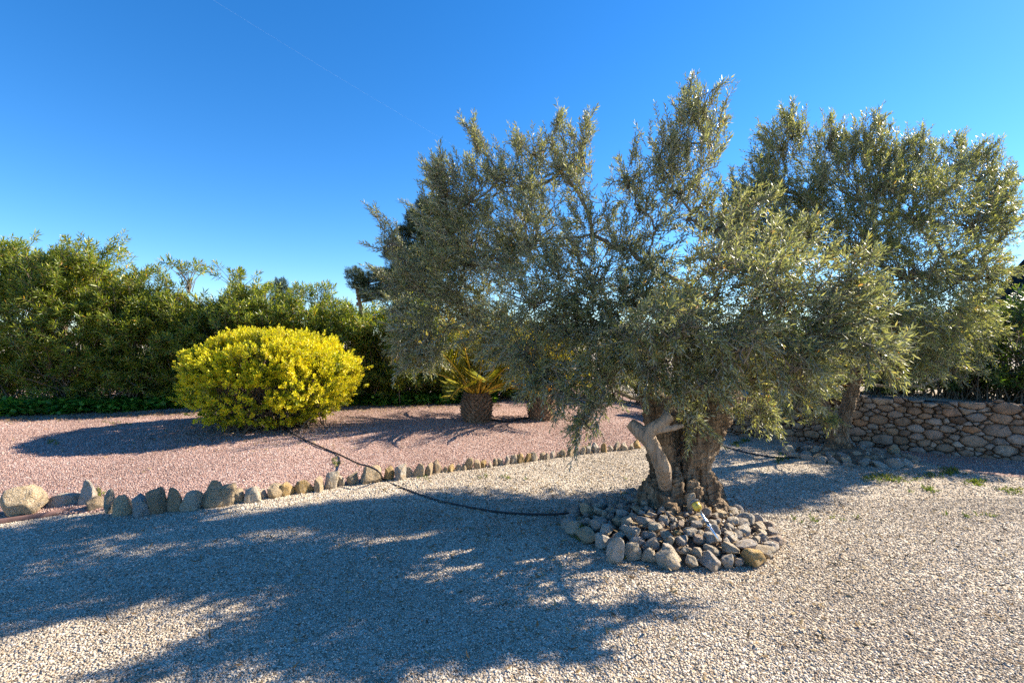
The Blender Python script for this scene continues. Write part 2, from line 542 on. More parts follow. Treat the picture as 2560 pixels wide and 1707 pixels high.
def ordw(k):
    if k <= 20: return ORD[k - 1]
    a, b = divmod(k, 10)
    return TENTH[a] if b == 0 else f'{TENS[a]}-{ORD[b - 1]}'


def rock(name, p, half, tint, label, cat, group, tilt=.15, mesh=None):
    o = bpy.data.objects.new(name, mesh or ROCKS[random.randrange(len(ROCKS))])
    COL.objects.link(o)
    o.location = p; o.scale = half
    o.rotation_euler = (random.gauss(0, tilt), random.gauss(0, tilt), random.uniform(-.5, .5))
    j = random.uniform(.85, 1.15); c = TINTS[tint]
    o.color = (c[0] * j, c[1] * j, c[2] * j, 1)
    return tag(o, label, cat, group)


def shape_word(w, h):
    return 'tall' if h > 1.35 * w else 'low' if h < .72 * w else 'blocky'


# border of upright stones: (crop x, top, bottom, width) at 0.4677 source px per unit
BS = [(85, 480, 628, 190, 'tan'), (325, 500, 582, 180, 'pale'), (447, 428, 577, 95, 'pale'), (508, 515, 592, 105, 'brown'), (572, 485, 612, 48, 'cream'), (640, 505, 622, 112, 'tan'),
      (745, 505, 628, 105, 'grey'), (830, 472, 617, 88, 'brown'), (915, 462, 607, 88, 'brown'), (1010, 490, 602, 118, 'cream'), (1123, 430, 584, 102, 'tan'), (1212, 460, 570, 80, 'tan'),
      (1268, 480, 556, 60, 'tan'), (1335, 470, 554, 88, 'cream'), (1402, 478, 532, 50, 'cream'), (1460, 445, 528, 90, 'tan'), (1525, 435, 515, 75, 'ochre'), (1620, 420, 498, 112, 'ochre'), (1700, 405, 490, 62, 'tan'),
      (1765, 375, 474, 78, 'cream'), (1822, 405, 460, 46, 'cream'), (1882, 395, 452, 72, 'tan'), (1975, 360, 446, 104, 'tan'), (2077, 350, 432, 62, 'ochre'),
      (2137, 350, 430, 66, 'pale'), (2186, 355, 413, 46, 'cream'), (2237, 340, 413, 60, 'tan'), (2292, 340, 405, 60, 'tan'), (2338, 322, 392, 44, 'brown')]
row = [(x * .4677, 1000 + t * .4677, 1000 + b * .4677, w * .4677, c) for x, t, b, w, c in BS]
xb = np.array([1094, 1265, 1420, 1600]); yb = np.array([1184, 1160.5, 1142, 1121.5])
x = 1112.0
while x < 1604:
    w = random.uniform(13, 23); h = w * random.uniform(.95, 1.55)
    b_ = float(np.interp(x, xb, yb)) + random.uniform(-1, 1)
    row.append((x, b_ - h, b_, w, random.choice(['tan', 'cream', 'cream', 'pale', 'ochre', 'tan'])))
    x += w * .90
for k, (x, t_, b_, w, c) in enumerate(row):
    g = gnd(x, b_)
    hh = (b_ - t_) / FPX * g[1] * random.uniform(.92, 1.08); ww = w / FPX * g[1] * random.uniform(.84, 1.0)
    th = min(ww, hh) * .8
    p = (g[0], g[1] + th * .35, hh * .5 - .025)
    first = ', big and rounded' if k == 0 else ''
    near = ' with the pipe over it' if k == 22 else ''
    o = rock('border_stone', p, (ww * .53, th * .5, hh * .5 + .025), c,
             f'{shape_word(ww, hh)} {c} stone{first}{near}, {ordw(k + 1)} from left edging pink bed', 'border stone', 'stones edging the pink gravel bed', .14)
    o.rotation_euler.z = random.uniform(.35, 1.05)

# stone mound round the big olive
RIM = catmull([(.42, 3.87, 0), (.66, 3.5, 0), (1.0, 3.25, 0), (1.36, 3.2, 0), (1.68, 3.28, 0), (1.90, 3.46, 0), (2.02, 3.75, 0), (1.98, 4.12, 0), (1.75, 4.5, 0), (1.42, 4.66, 0), (1.0, 4.58, 0), (.62, 4.28, 0), (.42, 3.87, 0)], 12)[:-1, :2]
MC = np.array([1.28, 3.93])
TR = np.array([1.47, 4.22])


def mound_z(x, y):
    d = np.array([x, y]) - MC
    a = math.atan2(d[1], d[0]); ra = np.arctan2(RIM[:, 1] - MC[1], RIM[:, 0] - MC[0])
    i = np.argmin(np.abs((ra - a + np.pi) % (2 * np.pi) - np.pi))
    r = np.linalg.norm(d) / np.linalg.norm(RIM[i] - MC)
    return .15 * max(0.0, 1 - r ** 1.8), r


b = Buf()
rings = [RIM * s + MC * (1 - s) for s in (1.02, .9, .75, .6, .45, .3, .15)]
for ri, R in enumerate(rings):
    z = np.array([mound_z(*p)[0] - (.01 if ri else .03) for p in R]) + rng.normal(0, .006, len(R))
    b.v.append(np.column_stack([R, z]))
n = len(RIM); k = np.arange(n)
for ri in range(len(rings) - 1):
    b.f.append((np.stack([ri * n + k, ri * n + (k + 1) % n, (ri + 1) * n + (k + 1) % n, (ri + 1) * n + k], -1), 0))
b.f.append((np.arange((len(rings) - 1) * n, len(rings) * n)[None], 0)); b.n = n * len(rings)
tag(b.build('soil_mound', M['soil'], smooth=True), kind='structure')

rows = []
seglen = np.linalg.norm(np.roll(RIM, -1, 0) - RIM, axis=1); cum = np.concatenate([[0], np.cumsum(seglen)]); per = cum[-1]
for rname, s, size in (('outer rim', .97, .064), ('second row', .84, .050), ('third row', .72, .044), ('fourth row', .60, .041), ('fifth row', .48, .038), ('sixth row', .36, .036), ('top row', .24, .034)):
    d = random.uniform(0, .05); cur = []
    while d < per - size / s:
        h = size * random.choice([.62, .8, 1, 1.1, 1.3]) * random.uniform(.9, 1.1)
        i = np.searchsorted(cum, d + h / s) - 1; i = min(i, n - 1)
        f = (d + h / s - cum[i]) / seglen[i]
        p = (RIM[i] * (1 - f) + RIM[(i + 1) % n] * f) * s + MC * (1 - s) + rng.normal(0, .016, 2) * (0.5 if s > .9 else 1)
        if np.linalg.norm((p - TR) / np.array([.36, .33])) > 1.0:
            cur.append((p, h))
        d += 2 * h * random.uniform(.9, 1.12) / s
    front = [(p, h) for p, h in cur if p[1] < TR[1] + .05]; back = [(p, h) for p, h in cur if p[1] >= TR[1] + .05]
    for nm, lst in (('', front), ('back of the ', back)):
        lst.sort(key=lambda q: q[0][0] / q[0][1])
        for k2, (p, h) in enumerate(lst):
            z, r = mound_z(*p)
            asp = random.uniform(.62, .98) if s > .9 else random.uniform(.5, .85)
            c = random.choice(['pale', 'cream', 'grey', 'grey', 'tan', 'pinkish', 'pale', 'cream', 'ochre' if random.random() < .35 else 'pinkish'])
            o = rock('mound_rock', (p[0], p[1], z + h * asp * .55 + (.0 if s > .9 else .012)), (h * random.uniform(.95, 1.2), h * random.uniform(.8, 1.0), h * asp), c,
                     f'{c} rock, {ordw(k2 + 1)} from left in the {nm}{rname} of the big heap', 'rock', 'rocks heaped round the big olive', .3)
            o.rotation_euler.z = random.uniform(0, 6.28)
# two singular rocks by the trunk
o = rock('mound_rock', (*at(1728, 1293, 3.80)[:2], .235), (.042, .04, .085), 'cream', 'upright cream rock leaning on the trunk beside the yellow lamp', 'rock', 'rocks heaped round the big olive', .1)
o = rock('mound_rock', (*at(1538, 1385, 3.27)[:2], .085), (.05, .05, .105), 'pale', 'tall pale rock standing upright on the left front of the heap', 'rock', 'rocks heaped round the big olive', .1)
# countless rubble between the rocks
q = []
while len(q) < 900:
    p = MC + rng.uniform(-.9, .9, 2); z, r = mound_z(*p)
    if r < .98: q.append((p[0], p[1], z))
q = np.array(q)
tag(pebbles('rubble', q[:, 0], q[:, 1], q[:, 2], .006 + .018 * rng.beta(1.5, 3, len(q)), M['pale_peb']), 'small stone chips filling gaps in the heap under the big olive', 'rubble', kind='stuff')

# stone ring of the second olive
T2 = gnd(2100, 1136); T2 = np.array([T2[0], T2[1] + .05])
c2 = np.array([T2[0] + .02, T2[1] - .18])
cur = []
for s, size in ((1.0, .072), (.78, .06), (.55, .055), (.35, .05)):
    a = random.uniform(0, .3)
    while a < 6.1:
        h = size * random.uniform(.7, 1.3)
        p = c2 + np.array([math.cos(a) * .70, math.sin(a) * .52]) * s + rng.normal(0, .03, 2)
        if np.linalg.norm(p - T2) > .24 and random.random() < .88: cur.append((p, h, s))
        a += 2 * h / (.62 * s) * random.uniform(.95, 1.25)
for nm, lst in (('front', [q for q in cur if q[0][1] < c2[1]]), ('far', [q for q in cur if q[0][1] >= c2[1]])):
    for rn, sub in (('edge', [q for q in lst if q[2] == 1.0]), ('inner part', [q for q in lst if q[2] < 1.0])):
        sub.sort(key=lambda q: q[0][0] / q[0][1])
        for k2, (p, h, s) in enumerate(sub):
            c = random.choice(['pale', 'grey', 'cream', 'grey', 'tan'])
            asp = random.uniform(.5, .85)
            o = rock('ring_rock', (p[0], p[1], (1 - s) * .1 + h * asp * .5), (h * 1.1, h * .95, h * asp), c,
                     f'{c} rock, {ordw(k2 + 1)} from left, {nm} {rn} of the rear olive ring', 'rock', 'rocks ringed round the rear olive', .25)
            o.rotation_euler.z = random.uniform(0, 6.28)
b = Buf()
R2 = np.array([(math.cos(a), math.sin(a)) for a in np.linspace(0, 6.283, 30, endpoint=False)])
for s, z in ((.98, -.02), (.7, .05), (.3, .10)):
    b.v.append(np.column_stack([c2 + R2 * [.70, .52] * s, np.full(30, z) + rng.normal(0, .008, 30)]))
k = np.arange(30)
for ri in range(2): b.f.append((np.stack([ri * 30 + k, ri * 30 + (k + 1) % 30, (ri + 1) * 30 + (k + 1) % 30, (ri + 1) * 30 + k], -1), 0))
b.f.append((np.arange(60, 90)[None], 0)); b.n = 90
tag(b.build('soil_ring', M['soil'], smooth=True), kind='structure')

# ------------------------------------------------------------------ dry stone wall


def clip(poly, nx, ny, d):
    out = []
    for i in range(len(poly)):
        a, c = poly[i], poly[(i + 1) % len(poly)]
        da, dc = a[0] * nx + a[1] * ny - d, c[0] * nx + c[1] * ny - d
        if da <= 0: out.append(a)
        if da * dc < 0:
            t_ = da / (da - dc); out.append((a[0] + (c[0] - a[0]) * t_, a[1] + (c[1] - a[1]) * t_))
    return out


def wall_top(u):
    return .60 + .11 * np.clip(u / 2.2, 0, 1) + .018 * np.sin(u * 5.1) + .012 * np.sin(u * 13)


ASP = 1.65
pts, rad = np.zeros((0, 2)), np.zeros(0)
for r_, tries in ((.072, 160), (.058, 500), (.046, 2200), (.036, 5200), (.027, 8000), (.019, 6000)):
    for q in np.column_stack([rng.uniform(-.1, (WL + .1) / ASP, tries), rng.uniform(-.06, .80, tries)]):
        rr_ = r_ * random.uniform(.85, 1.15)
        if len(pts) == 0 or np.all(np.hypot(*(pts - q).T) > .9 * (rad + rr_)):
            if r_ > .06 and random.random() > .45: continue
            pts = np.vstack([pts, q]); rad = np.append(rad, rr_)
b = Buf()
for i, p in enumerate(pts):
    d = np.linalg.norm(pts - p, axis=1); nb = np.argsort(d)[1:26]
    poly = [(p[0] - .3, p[1] - .3), (p[0] + .3, p[1] - .3), (p[0] + .3, p[1] + .3), (p[0] - .3, p[1] + .3)]
    for j in nb:
        dx, dy = pts[j] - p; m_ = (pts[j] + p) / 2
        poly = clip(poly, dx, dy, m_[0] * dx + m_[1] * dy + (rad[i] ** 2 - rad[j] ** 2) / 2)
    top = float(wall_top(p[0] * ASP))
    poly = clip(poly, 0, 1, top + random.uniform(-.02, .02)); poly = clip(poly, 0, -1, .06)
    if len(poly) < 3: continue
    Q = np.array(poly) * [ASP, 1]
    # drop slivers
    c = Q.mean(0)
    if (Q.max(0) - Q.min(0)).min() < .014: continue
    nx = np.roll(Q, -1, 0); nx2 = np.roll(nx, -1, 0)
    Q = np.stack([Q * .8 + nx * .2, Q * .5 + nx * .5, Q * .2 + nx * .8], 1).reshape(-1, 2)
    Q += rng.normal(0, .0035, Q.shape)
    g_ = random.uniform(.002, .007)
    ext = np.linalg.norm(Q - c, axis=1, keepdims=True)
    Q = c + (Q - c) * np.maximum(.55, 1 - g_ / ext)
    tilt = rng.normal(0, .22, 2); proud = random.uniform(-.004, .028)
    def ring(s, dep, nz):
        R = c + (Q - c) * s
        dd = dep + (R - c) @ tilt * (1 if dep > 0 else 0) + rng.normal(0, nz, len(R))
        return np.column_stack([R, dd])
    RR = [ring(1, -.06, 0), ring(1, .004 + proud, .003), ring(.86, .024 + proud, .004), ring(.5, .034 + proud, .005), np.array([[c[0], c[1], .036 + proud]])]
    L = np.vstack(RR); m_ = len(Q); k = np.arange(m_)
    W = np.column_stack([WA[0] + wdir[0] * L[:, 0] + wn[0] * L[:, 2], WA[1] + wdir[1] * L[:, 0] + wn[1] * L[:, 2], L[:, 1]])
    s0 = b.n
    b.add(W, np.vstack([np.stack([r * m_ + k, r * m_ + (k + 1) % m_, (r + 1) * m_ + (k + 1) % m_, (r + 1) * m_ + k], -1) for r in range(3)]))
    b.f.append((np.stack([3 * m_ + k, 3 * m_ + (k + 1) % m_, np.full(m_, 4 * m_)], -1) + s0, 0))
wall = empty('dry_stone_wall', (WA[0], WA[1], 0), 'low brown dry stone retaining wall of rough fieldstones behind the rear olive', 'wall')
under(wall, b.build('stonework', M['wall'], smooth=False))
b = Buf()
u = np.linspace(0, WL, 40); tp = wall_top(u) - .035
fr = WA + wdir * u[:, None] - wn * .022; bk = WA + wdir * u[:, None] - wn * .42
V = np.vstack([np.column_stack([fr, np.full(40, -.06)]), np.column_stack([fr, tp]), np.column_stack([bk, tp]), np.column_stack([bk, np.full(40, -.06)])])
k = np.arange(39)
b.add(V, np.vstack([np.stack([r * 40 + k, r * 40 + k + 1, (r + 1) * 40 + k + 1, (r + 1) * 40 + k], -1) for r in range(3)]))
b.f.append((np.array([[0, 40, 80, 120], [39, 159, 119, 79]]), 0))
under(wall, b.build('core', M['core']))

# terrace behind the wall
u = np.linspace(-.2, WL + 30, 60); v = np.concatenate([[.36], np.linspace(.5, 5, 20), [9, 20, 45]])
U, V = np.meshgrid(u, v, indexing='ij')
X = WA[0] + wdir[0] * U - wn[0] * V; Y = WA[1] + wdir[1] * U - wn[1] * V
Z = np.minimum(wall_top(U) - .05, .66) + .03 * np.sin(X * 2) * np.sin(Y * 1.7) - np.where(U < 0, .5, 0)
tag(grid('terrace_ground', X, Y, Z, M['pale']), kind='structure')

# far hill
hx = np.linspace(150, 1500, 60); hy = np.linspace(330, 900, 30)
X, Y = np.meshgrid(hx, hy, indexing='ij')
Z = 150 * (1 - np.exp(-np.clip(X * 420 / Y - 392, 0, None) / 75)) * np.clip((Y - 335) / 75, 0, 1)
Z += np.array([[5 * mn.noise(Vector((x / 40, y / 40, 0))) + 2.5 * mn.noise(Vector((x / 12, y / 12, 3))) for y in hy] for x in hx]) * np.clip(Z / 20, 0, 1) - .5
tag(grid('hill', X, Y, Z, M['hill']), kind='structure')

# ------------------------------------------------------------------ trees: remeshed trunks


def trunk_mesh(name, tubes, voxel, mat, amp, parent, seed=0.0, twist=1.2, freq=1.0, smooth=7, burl=0.0):
    b = Buf()
    for pts, rad in tubes: tube(b, catmull(pts, 5), np.interp(np.linspace(0, 1, (len(pts) - 1) * 5 + 1), np.linspace(0, 1, len(rad)), rad), 14)
    o = b.build(name + '_draft', mat)
    md = o.modifiers.new('r', 'REMESH'); md.mode = 'VOXEL'; md.voxel_size = voxel
    ms = o.modifiers.new('s', 'SMOOTH'); ms.factor = .5; ms.iterations = smooth
    me = bpy.data.meshes.new_from_object(o.evaluated_get(bpy.context.evaluated_depsgraph_get()))
    bpy.data.objects.remove(o)
    n = len(me.vertices)
    V = np.empty(n * 3, np.float32); me.vertices.foreach_get('co', V); V = V.reshape(-1, 3).astype(float)
    N = np.empty(n * 3, np.float32); me.vertex_normals.foreach_get('vector', N); N = N.reshape(-1, 3)
    for i in range(n):
        x, y, z = V[i]
        a = z * twist
        p = Vector(((x * math.cos(a) - y * math.sin(a)) * 9 * freq, (x * math.sin(a) + y * math.cos(a)) * 9 * freq, z * 1.7 * freq + seed))
        r = 1 - abs(mn.noise(p)) ** .7 * 2.4
        q = Vector((x * 26 * freq, y * 26 * freq, z * 6 * freq + seed))
        s = mn.noise(q) + .5 * mn.noise(q * 2.3)
        lump = mn.noise(Vector((x * 9, y * 9, z * 7 + seed + 9))) * (1 + burl * max(0, 1 - abs(z - .28) / .22))
        V[i] += N[i] * (amp * (r * .8 + s * .5) + amp * 1.3 * lump)
    me.vertices.foreach_set('co', V.astype(np.float32).ravel())
    me.polygons.foreach_set('use_smooth', np.ones(len(me.polygons), bool))
    me.update(); me.materials.clear(); me.materials.append(mat)
    o = bpy.data.objects.new(name, me); COL.objects.link(o)
    if parent: under(parent, o)
    return o


def olive_crown(tree, nodes, clumps, lm, leaf, depth_r, dens, base_r, seed):
    """skeleton from trunk nodes to clump centres, twigs and leaves round every clump"""
    global rng
    rng = np.random.default_rng(seed)
    nodes = [np.array(p) for p in nodes]; parent = [-1] * len(nodes); nt = len(nodes)
    C = []
    for c in clumps:
        px, py, d, rx, rz = c[:5]; spray = c[5] if len(c) > 5 else 0
        C.append((at(px, py, d), np.array([rx / FPX * d, depth_r * (rx + rz) / 2 / FPX * d, rz / FPX * d]), spray))
    root = np.mean(nodes[:nt], axis=0)
    C.sort(key=lambda c: np.linalg.norm(c[0] - root))
    for c, r, s in C:
        p = c - np.array([0, 0, r[2] * .35])
        cost = [np.linalg.norm(p - q) + .3 * max(0, q[2] - p[2]) + (.0 if i < nt else .25) for i, q in enumerate(nodes)]
        parent.append(int(np.argmin(cost))); nodes.append(p)
    cnt = [1] * len(nodes)
    for i in range(len(nodes) - 1, nt - 1, -1): cnt[parent[i]] += cnt[i]
    wood, lf = Buf(), Buf()
    cc = np.mean([c[0] for c in C], axis=0)
    for i in range(nt, len(nodes)):
        a, c = nodes[parent[i]], nodes[i]
        m = (a + c) / 2 + rng.normal(0, .1, 3) * np.linalg.norm(c - a) + np.array([0, 0, -.08 * np.linalg.norm((c - a)[:2]) + .0])
        r0 = base_r * (cnt[i] + 1) ** .5
        tube(wood, bez(a, m, c, 7) + np.vstack([np.zeros(3), rng.normal(0, .012, (5, 3)), np.zeros(3)]), np.linspace(r0 * 1.15, r0 * .8, 7), 6)
    for c, r, s in C:
        area = math.pi * r[0] * r[2]
        nt_ = int(max(14, dens * area / (leaf[0] * leaf[1] * .5) / 20 * (.8 if s == 1 else .72 if c[2] > np.mean([q[0][2] for q in C]) + .55 else .5 if s == 2 else 1)))
        dr = rdirs(nt_); rr = rng.uniform(0.06, 1, nt_) ** .5
        P = c + dr * r * rr[:, None]
        out = nrm((P - c) / r) * .75 + nrm(P - cc) * .45 + rdirs(nt_) * .8
        if s == 1:
            out = out * .45 + np.array([0, 0, 1.1])
        else:
            low = P[:, 2] < cc[2] - .55
            out[:, 2] += np.where(low, -.12, .42)
        # long shoots breaking out of the clump, each carrying several twigs
        ns = max(3, int(nt_ * (.08 if c[2] > cc[2] + .5 else .045))) if s != 2 else 3
        dn = rdirs(ns); dn[:, 2] = np.where(c[2] > cc[2] - .2, np.abs(dn[:, 2]), dn[:, 2])
        od = nrm(dn * .7 + nrm(c - cc) * .7 + np.array([0, 0, .55 if c[2] > cc[2] - .3 else -.1]) + rdirs(ns) * .25)
        sb = c + dn * r * .55; sl = rng.uniform(.2, .42, ns) * (.5 if s == 1 else .5 if c[2] < cc[2] - .35 else .55 if c[0] > cc[0] + .9 else .9)
        tk = np.linspace(.25, 1, 5)
        stems(wood, np.stack([sb, sb + od * sl[:, None] * .5, sb + od * sl[:, None]], 1), .005, .002)
        eP = (sb[:, None] + od[:, None] * sl[:, None, None] * tk[None, :, None]).reshape(-1, 3)
        eo = nrm(np.repeat(od, 5, 0) + rdirs(ns * 5) * .55)
        P = np.vstack([P, eP]); out = np.vstack([nrm(out), eo]); nt_ = len(P)
        L = rng.uniform(.14, .32, nt_)
        P = P - nrm(out) * L[:, None] * .6
        a = shoots(P, out, L, 20, leaf[0], leaf[1], (72, 32), 2, .05, .4)
        leaves(lf, *a[:5], fold=.12, curl=.1)
        stems(wood, a[5], .0032, .0014)
        # sub-branches out to a share of the twigs
        k = rng.choice(nt_, max(5, nt_ // 5), replace=False)
        b0 = c - np.array([0, 0, r[2] * .35])
        mid = (b0 + P[k]) / 2 + rng.normal(0, .05, (len(k), 3)) + np.array([0, 0, -.03])
        stems(wood, np.stack([np.broadcast_to(b0, P[k].shape), (b0 + mid) / 2 + rng.normal(0, .02, mid.shape), mid, (mid + P[k]) / 2 + rng.normal(0, .02, mid.shape), P[k]], 1), .0085, .003)
    under(tree, wood.build('branches', M['twig'], smooth=True), lf.build('crown', lm))


# --- the big olive
DT = 4.22


def T(px, py, dy): return at(px, py, DT + dy)


def rp(r): return r / FPX * DT


core = ([T(1703, 1345, 0), T(1700, 1285, 0), T(1694, 1235, .02), T(1692, 1200, .05), T(1694, 1160, 0.1)], [rp(102), rp(92), rp(74), rp(62), rp(46)])
right = [T(1712, 1240, 0.02), T(1742, 1125, -.05), T(1770, 1070, -.04), T(1797, 1010, .0), T(1815, 950, .08), T(1842, 870, .1), T(1885, 780, .12)]
left = [T(1680, 1240, 0.02), T(1652, 1125, -.06), T(1645, 1070, -.05), T(1632, 1000, -.02), T(1610, 920, .05), T(1560, 820, .1)]
back = [T(1700, 1200, .1), T(1712, 1060, .24), T(1722, 960, .30), T(1712, 850, .32), T(1722, 720, .35)]
roots = [([T(1668, 1165, -.04), T(1632, 1250, -.14), T(1612, 1320, -.16)], [rp(14), rp(34), rp(38)]),
         ([T(1685, 1150, -.10), T(1672, 1240, -.25), T(1668, 1300, -.32), T(1664, 1350, -.34)], [rp(12), rp(27), rp(36), rp(40)]),
         ([T(1715, 1150, -.08), T(1732, 1250, -.26), T(1738, 1310, -.32), T(1740, 1350, -.34)], [rp(12), rp(26), rp(35), rp(38)]),
         ([T(1748, 1140, -.03), T(1762, 1215, -.14), T(1782, 1270, -.2), T(1795, 1330, -.2)], [rp(12), rp(22), rp(31), rp(32)]),
         ([T(1750, 1180, .12), T(1780, 1240, .12), T(1805, 1310, .1)], [rp(25), rp(28), rp(30)]),
         ([T(1640, 1200, .12), T(1615, 1260, .14), T(1600, 1320, .14)], [rp(25), rp(30), rp(30)]),
         ([T(1640, 1255, -.2), T(1632, 1275, -.23)], [rp(24), rp(22)]),
         ([T(1778, 1250, -.18), T(1790, 1262, -.2)], [rp(24), rp(22)])]
tree = empty('olive_tree', (*T(1700, 1290, 0)[:2], .1), 'old silver green olive with gnarled forked trunk standing in a heap of rocks', 'tree')
trunk_mesh('trunk', [core, (right, [rp(r) for r in (34, 43, 42, 40, 38, 33, 24)]), (left, [rp(r) for r in (32, 33, 31, 29, 26, 19)]), (back, [rp(r) for r in (36, 42, 36, 28, 18)])] + roots, .0135, M['bark'], .021, tree, 3.0, burl=1.9)
# pale pruned limb on the trunk's left front
lim = [([at(1664, 1215, 3.95), at(1655, 1165, 3.80), at(1630, 1112, 3.78), at(1602, 1080, 3.82), at(1576, 1060, 3.86)], [.052, .058, .058, .056, .046]),
       ([at(1612, 1098, 3.80), at(1626, 1074, 3.77), at(1650, 1058, 3.74), at(1676, 1040, 3.72)], [.042, .043, .043, .040]),
       ([at(1625, 1084, 3.77), at(1655, 1074, 3.73), at(1706, 1064, 3.70)], [.027, .021, .016]),
       ([at(1660, 1052, 3.76), at(1668, 1030, 3.80), at(1690, 995, 3.9)], [.036, .03, .024])]
limb = trunk_mesh('pruned_limb', lim, .007, M['limb'], .007, tree, 8.0, 0, 1.3)
limb['label'] = 'pale smooth pruned limb with sawn stubs'
for a_, b_, r_ in ((lim[0][0][-2], lim[0][0][-1], .041), (lim[1][0][-2], lim[1][0][-1], .036), (lim[2][0][-2], lim[2][0][-1], .014)):
    d_ = nrm(b_ - a_); b = Buf()
    tube(b, [b_ - d_ * .03, b_ + d_ * .004, b_ + d_ * .010, b_ + d_ * .0105], [r_ * .9, r_, r_ * .93, r_ * .4], 18)
    o = b.build('saw_cut', M['cut']); o.parent = limb; o.location = -Vector(limb.location) - Vector(tree.location)
CL1 = [(1812, 555, 4.6, 50, 40), (2215, 890, 3.55, 52, 42), (1230, 850, 4.6, 90, 66, 2), (1000, 765, 5.0, 50, 55), (985, 700, 5.0, 26, 24), (1010, 850, 5.0, 46, 50), (1250, 640, 4.7, 90, 80), (1090, 480, 4.9, 36, 40), (1240, 820, 4.6, 80, 70), (1340, 940, 4.1, 80, 60), (1555, 600, 4.3, 60, 50), (1700, 470, 4.3, 56, 46), (1112, 560, 4.9, 82, 90), (1030, 700, 4.9, 50, 55), (972, 602, 4.9, 18, 14), (1010, 640, 4.9, 34, 26), (1110, 700, 4.92, 112, 105), (1060, 830, 4.9, 95, 90), (1170, 480, 4.8, 115, 85), (1180, 620, 4.88, 130, 120), (1170, 760, 5.0, 125, 90),
       (1050, 895, 4.9, 62, 40), (1098, 440, 4.82, 24, 62, 1), (1190, 350, 4.8, 20, 36, 1), (1120, 470, 4.82, 50, 50), (1250, 430, 4.8, 60, 45), (1300, 450, 5.0, 105, 75), (1330, 370, 4.9, 52, 52, 1), (1385, 350, 4.8, 30, 45, 1), (1400, 410, 4.7, 80, 60), (1450, 360, 4.6, 36, 62, 1),
       (1440, 450, 4.6, 60, 60), (1320, 570, 4.6, 140, 115), (1330, 720, 4.3, 140, 120), (1310, 860, 4.2, 120, 90), (1395, 960, 3.95, 95, 70), (1455, 1055, 3.8, 45, 26), (1490, 1010, 3.8, 52, 34), (1480, 560, 4.5, 75, 70), (1480, 680, 4.4, 120, 100),
       (1480, 800, 4.25, 135, 115), (1510, 930, 4.0, 125, 85), (1570, 440, 4.5, 60, 48), (1600, 500, 4.4, 70, 50), (1690, 330, 4.4, 66, 90, 1), (1738, 270, 4.4, 60, 72, 1), (1775, 330, 4.4, 44, 72, 1), (1670, 420, 4.4, 70, 66), (1740, 420, 4.3, 66, 80, 1),
       (1720, 530, 4.5, 70, 52, 2), (1790, 560, 4.5, 60, 50, 2), (1640, 560, 4.2, 60, 50, 2), (1820, 600, 4.5, 56, 40), (1610, 640, 4.35, 85, 50), (1620, 730, 4.15, 120, 85), (1640, 850, 3.6, 120, 110), (1640, 940, 3.7, 95, 44), (1810, 650, 3.45, 100, 62), (1760, 750, 3.7, 120, 100), (1780, 890, 3.6, 120, 95),
       (1745, 962, 3.75, 70, 46), (1728, 1040, 3.72, 30, 40, 2), (1900, 660, 3.9, 115, 85), (1900, 800, 3.65, 125, 105), (1930, 920, 3.75, 105, 80), (1890, 1020, 3.9, 62, 46), (1990, 620, 4.3, 95, 70), (2070, 720, 3.5, 115, 90), (2150, 680, 3.5, 78, 54),
       (2050, 850, 3.4, 115, 90), (1960, 720, 3.3, 110, 80), (2080, 790, 3.4, 90, 70), (1850, 850, 3.25, 110, 80), (1700, 800, 3.25, 120, 80), (1560, 860, 3.9, 110, 80), (1600, 740, 4.3, 100, 70), (1420, 800, 4.2, 100, 90), (1980, 900, 3.3, 90, 70), (1760, 940, 3.4, 90, 50), (1870, 520, 4.6, 80, 56), (1990, 960, 3.4, 60, 46), (2190, 870, 3.2, 50, 40), (2170, 790, 3.5, 66, 66)]
olive_crown(tree, [right[-1], right[-2], left[-1], left[-2], back[-1], back[-2], left[-3]], CL1, M['olive'], (.059, .0120), .95, 1.85, .0048, 21)

# --- the rear olive
D2 = T2[1]


def T_(px, py, dy): return at(px, py, D2 + dy)


def r2(r): return r / FPX * D2


tree2 = empty('olive_tree', (T2[0], T2[1], 0), 'rear olive with V shaped slim trunk ringed by stones in front of the wall', 'tree')
s_r = [T_(2098, 1120, 0), T_(2108, 1060, .0), T_(2124, 1000, .03), T_(2138, 950, .06), T_(2150, 880, .1), T_(2180, 780, .15)]
s_l = [T_(2090, 1120, 0), T_(2078, 1060, -.05), T_(2058, 1020, -.12), T_(2030, 970, -.2), T_(2000, 900, -.25)]
trunk_mesh('trunk', [([T_(2098, 1160, 0), T_(2098, 1125, 0), T_(2095, 1085, 0)], [r2(36), r2(27), r2(20)]), (s_r, [r2(r) for r in (18, 16, 15, 14, 12, 9)]), (s_l, [r2(r) for r in (16, 15, 13, 12, 9)]),
                     ([T_(2080, 1110, -.1), T_(2066, 1150, -.15)], [r2(16), r2(20)]), ([T_(2112, 1110, -.1), T_(2130, 1150, -.12)], [r2(16), r2(20)])], .013, M['bark'], .013, tree2, 14.0)
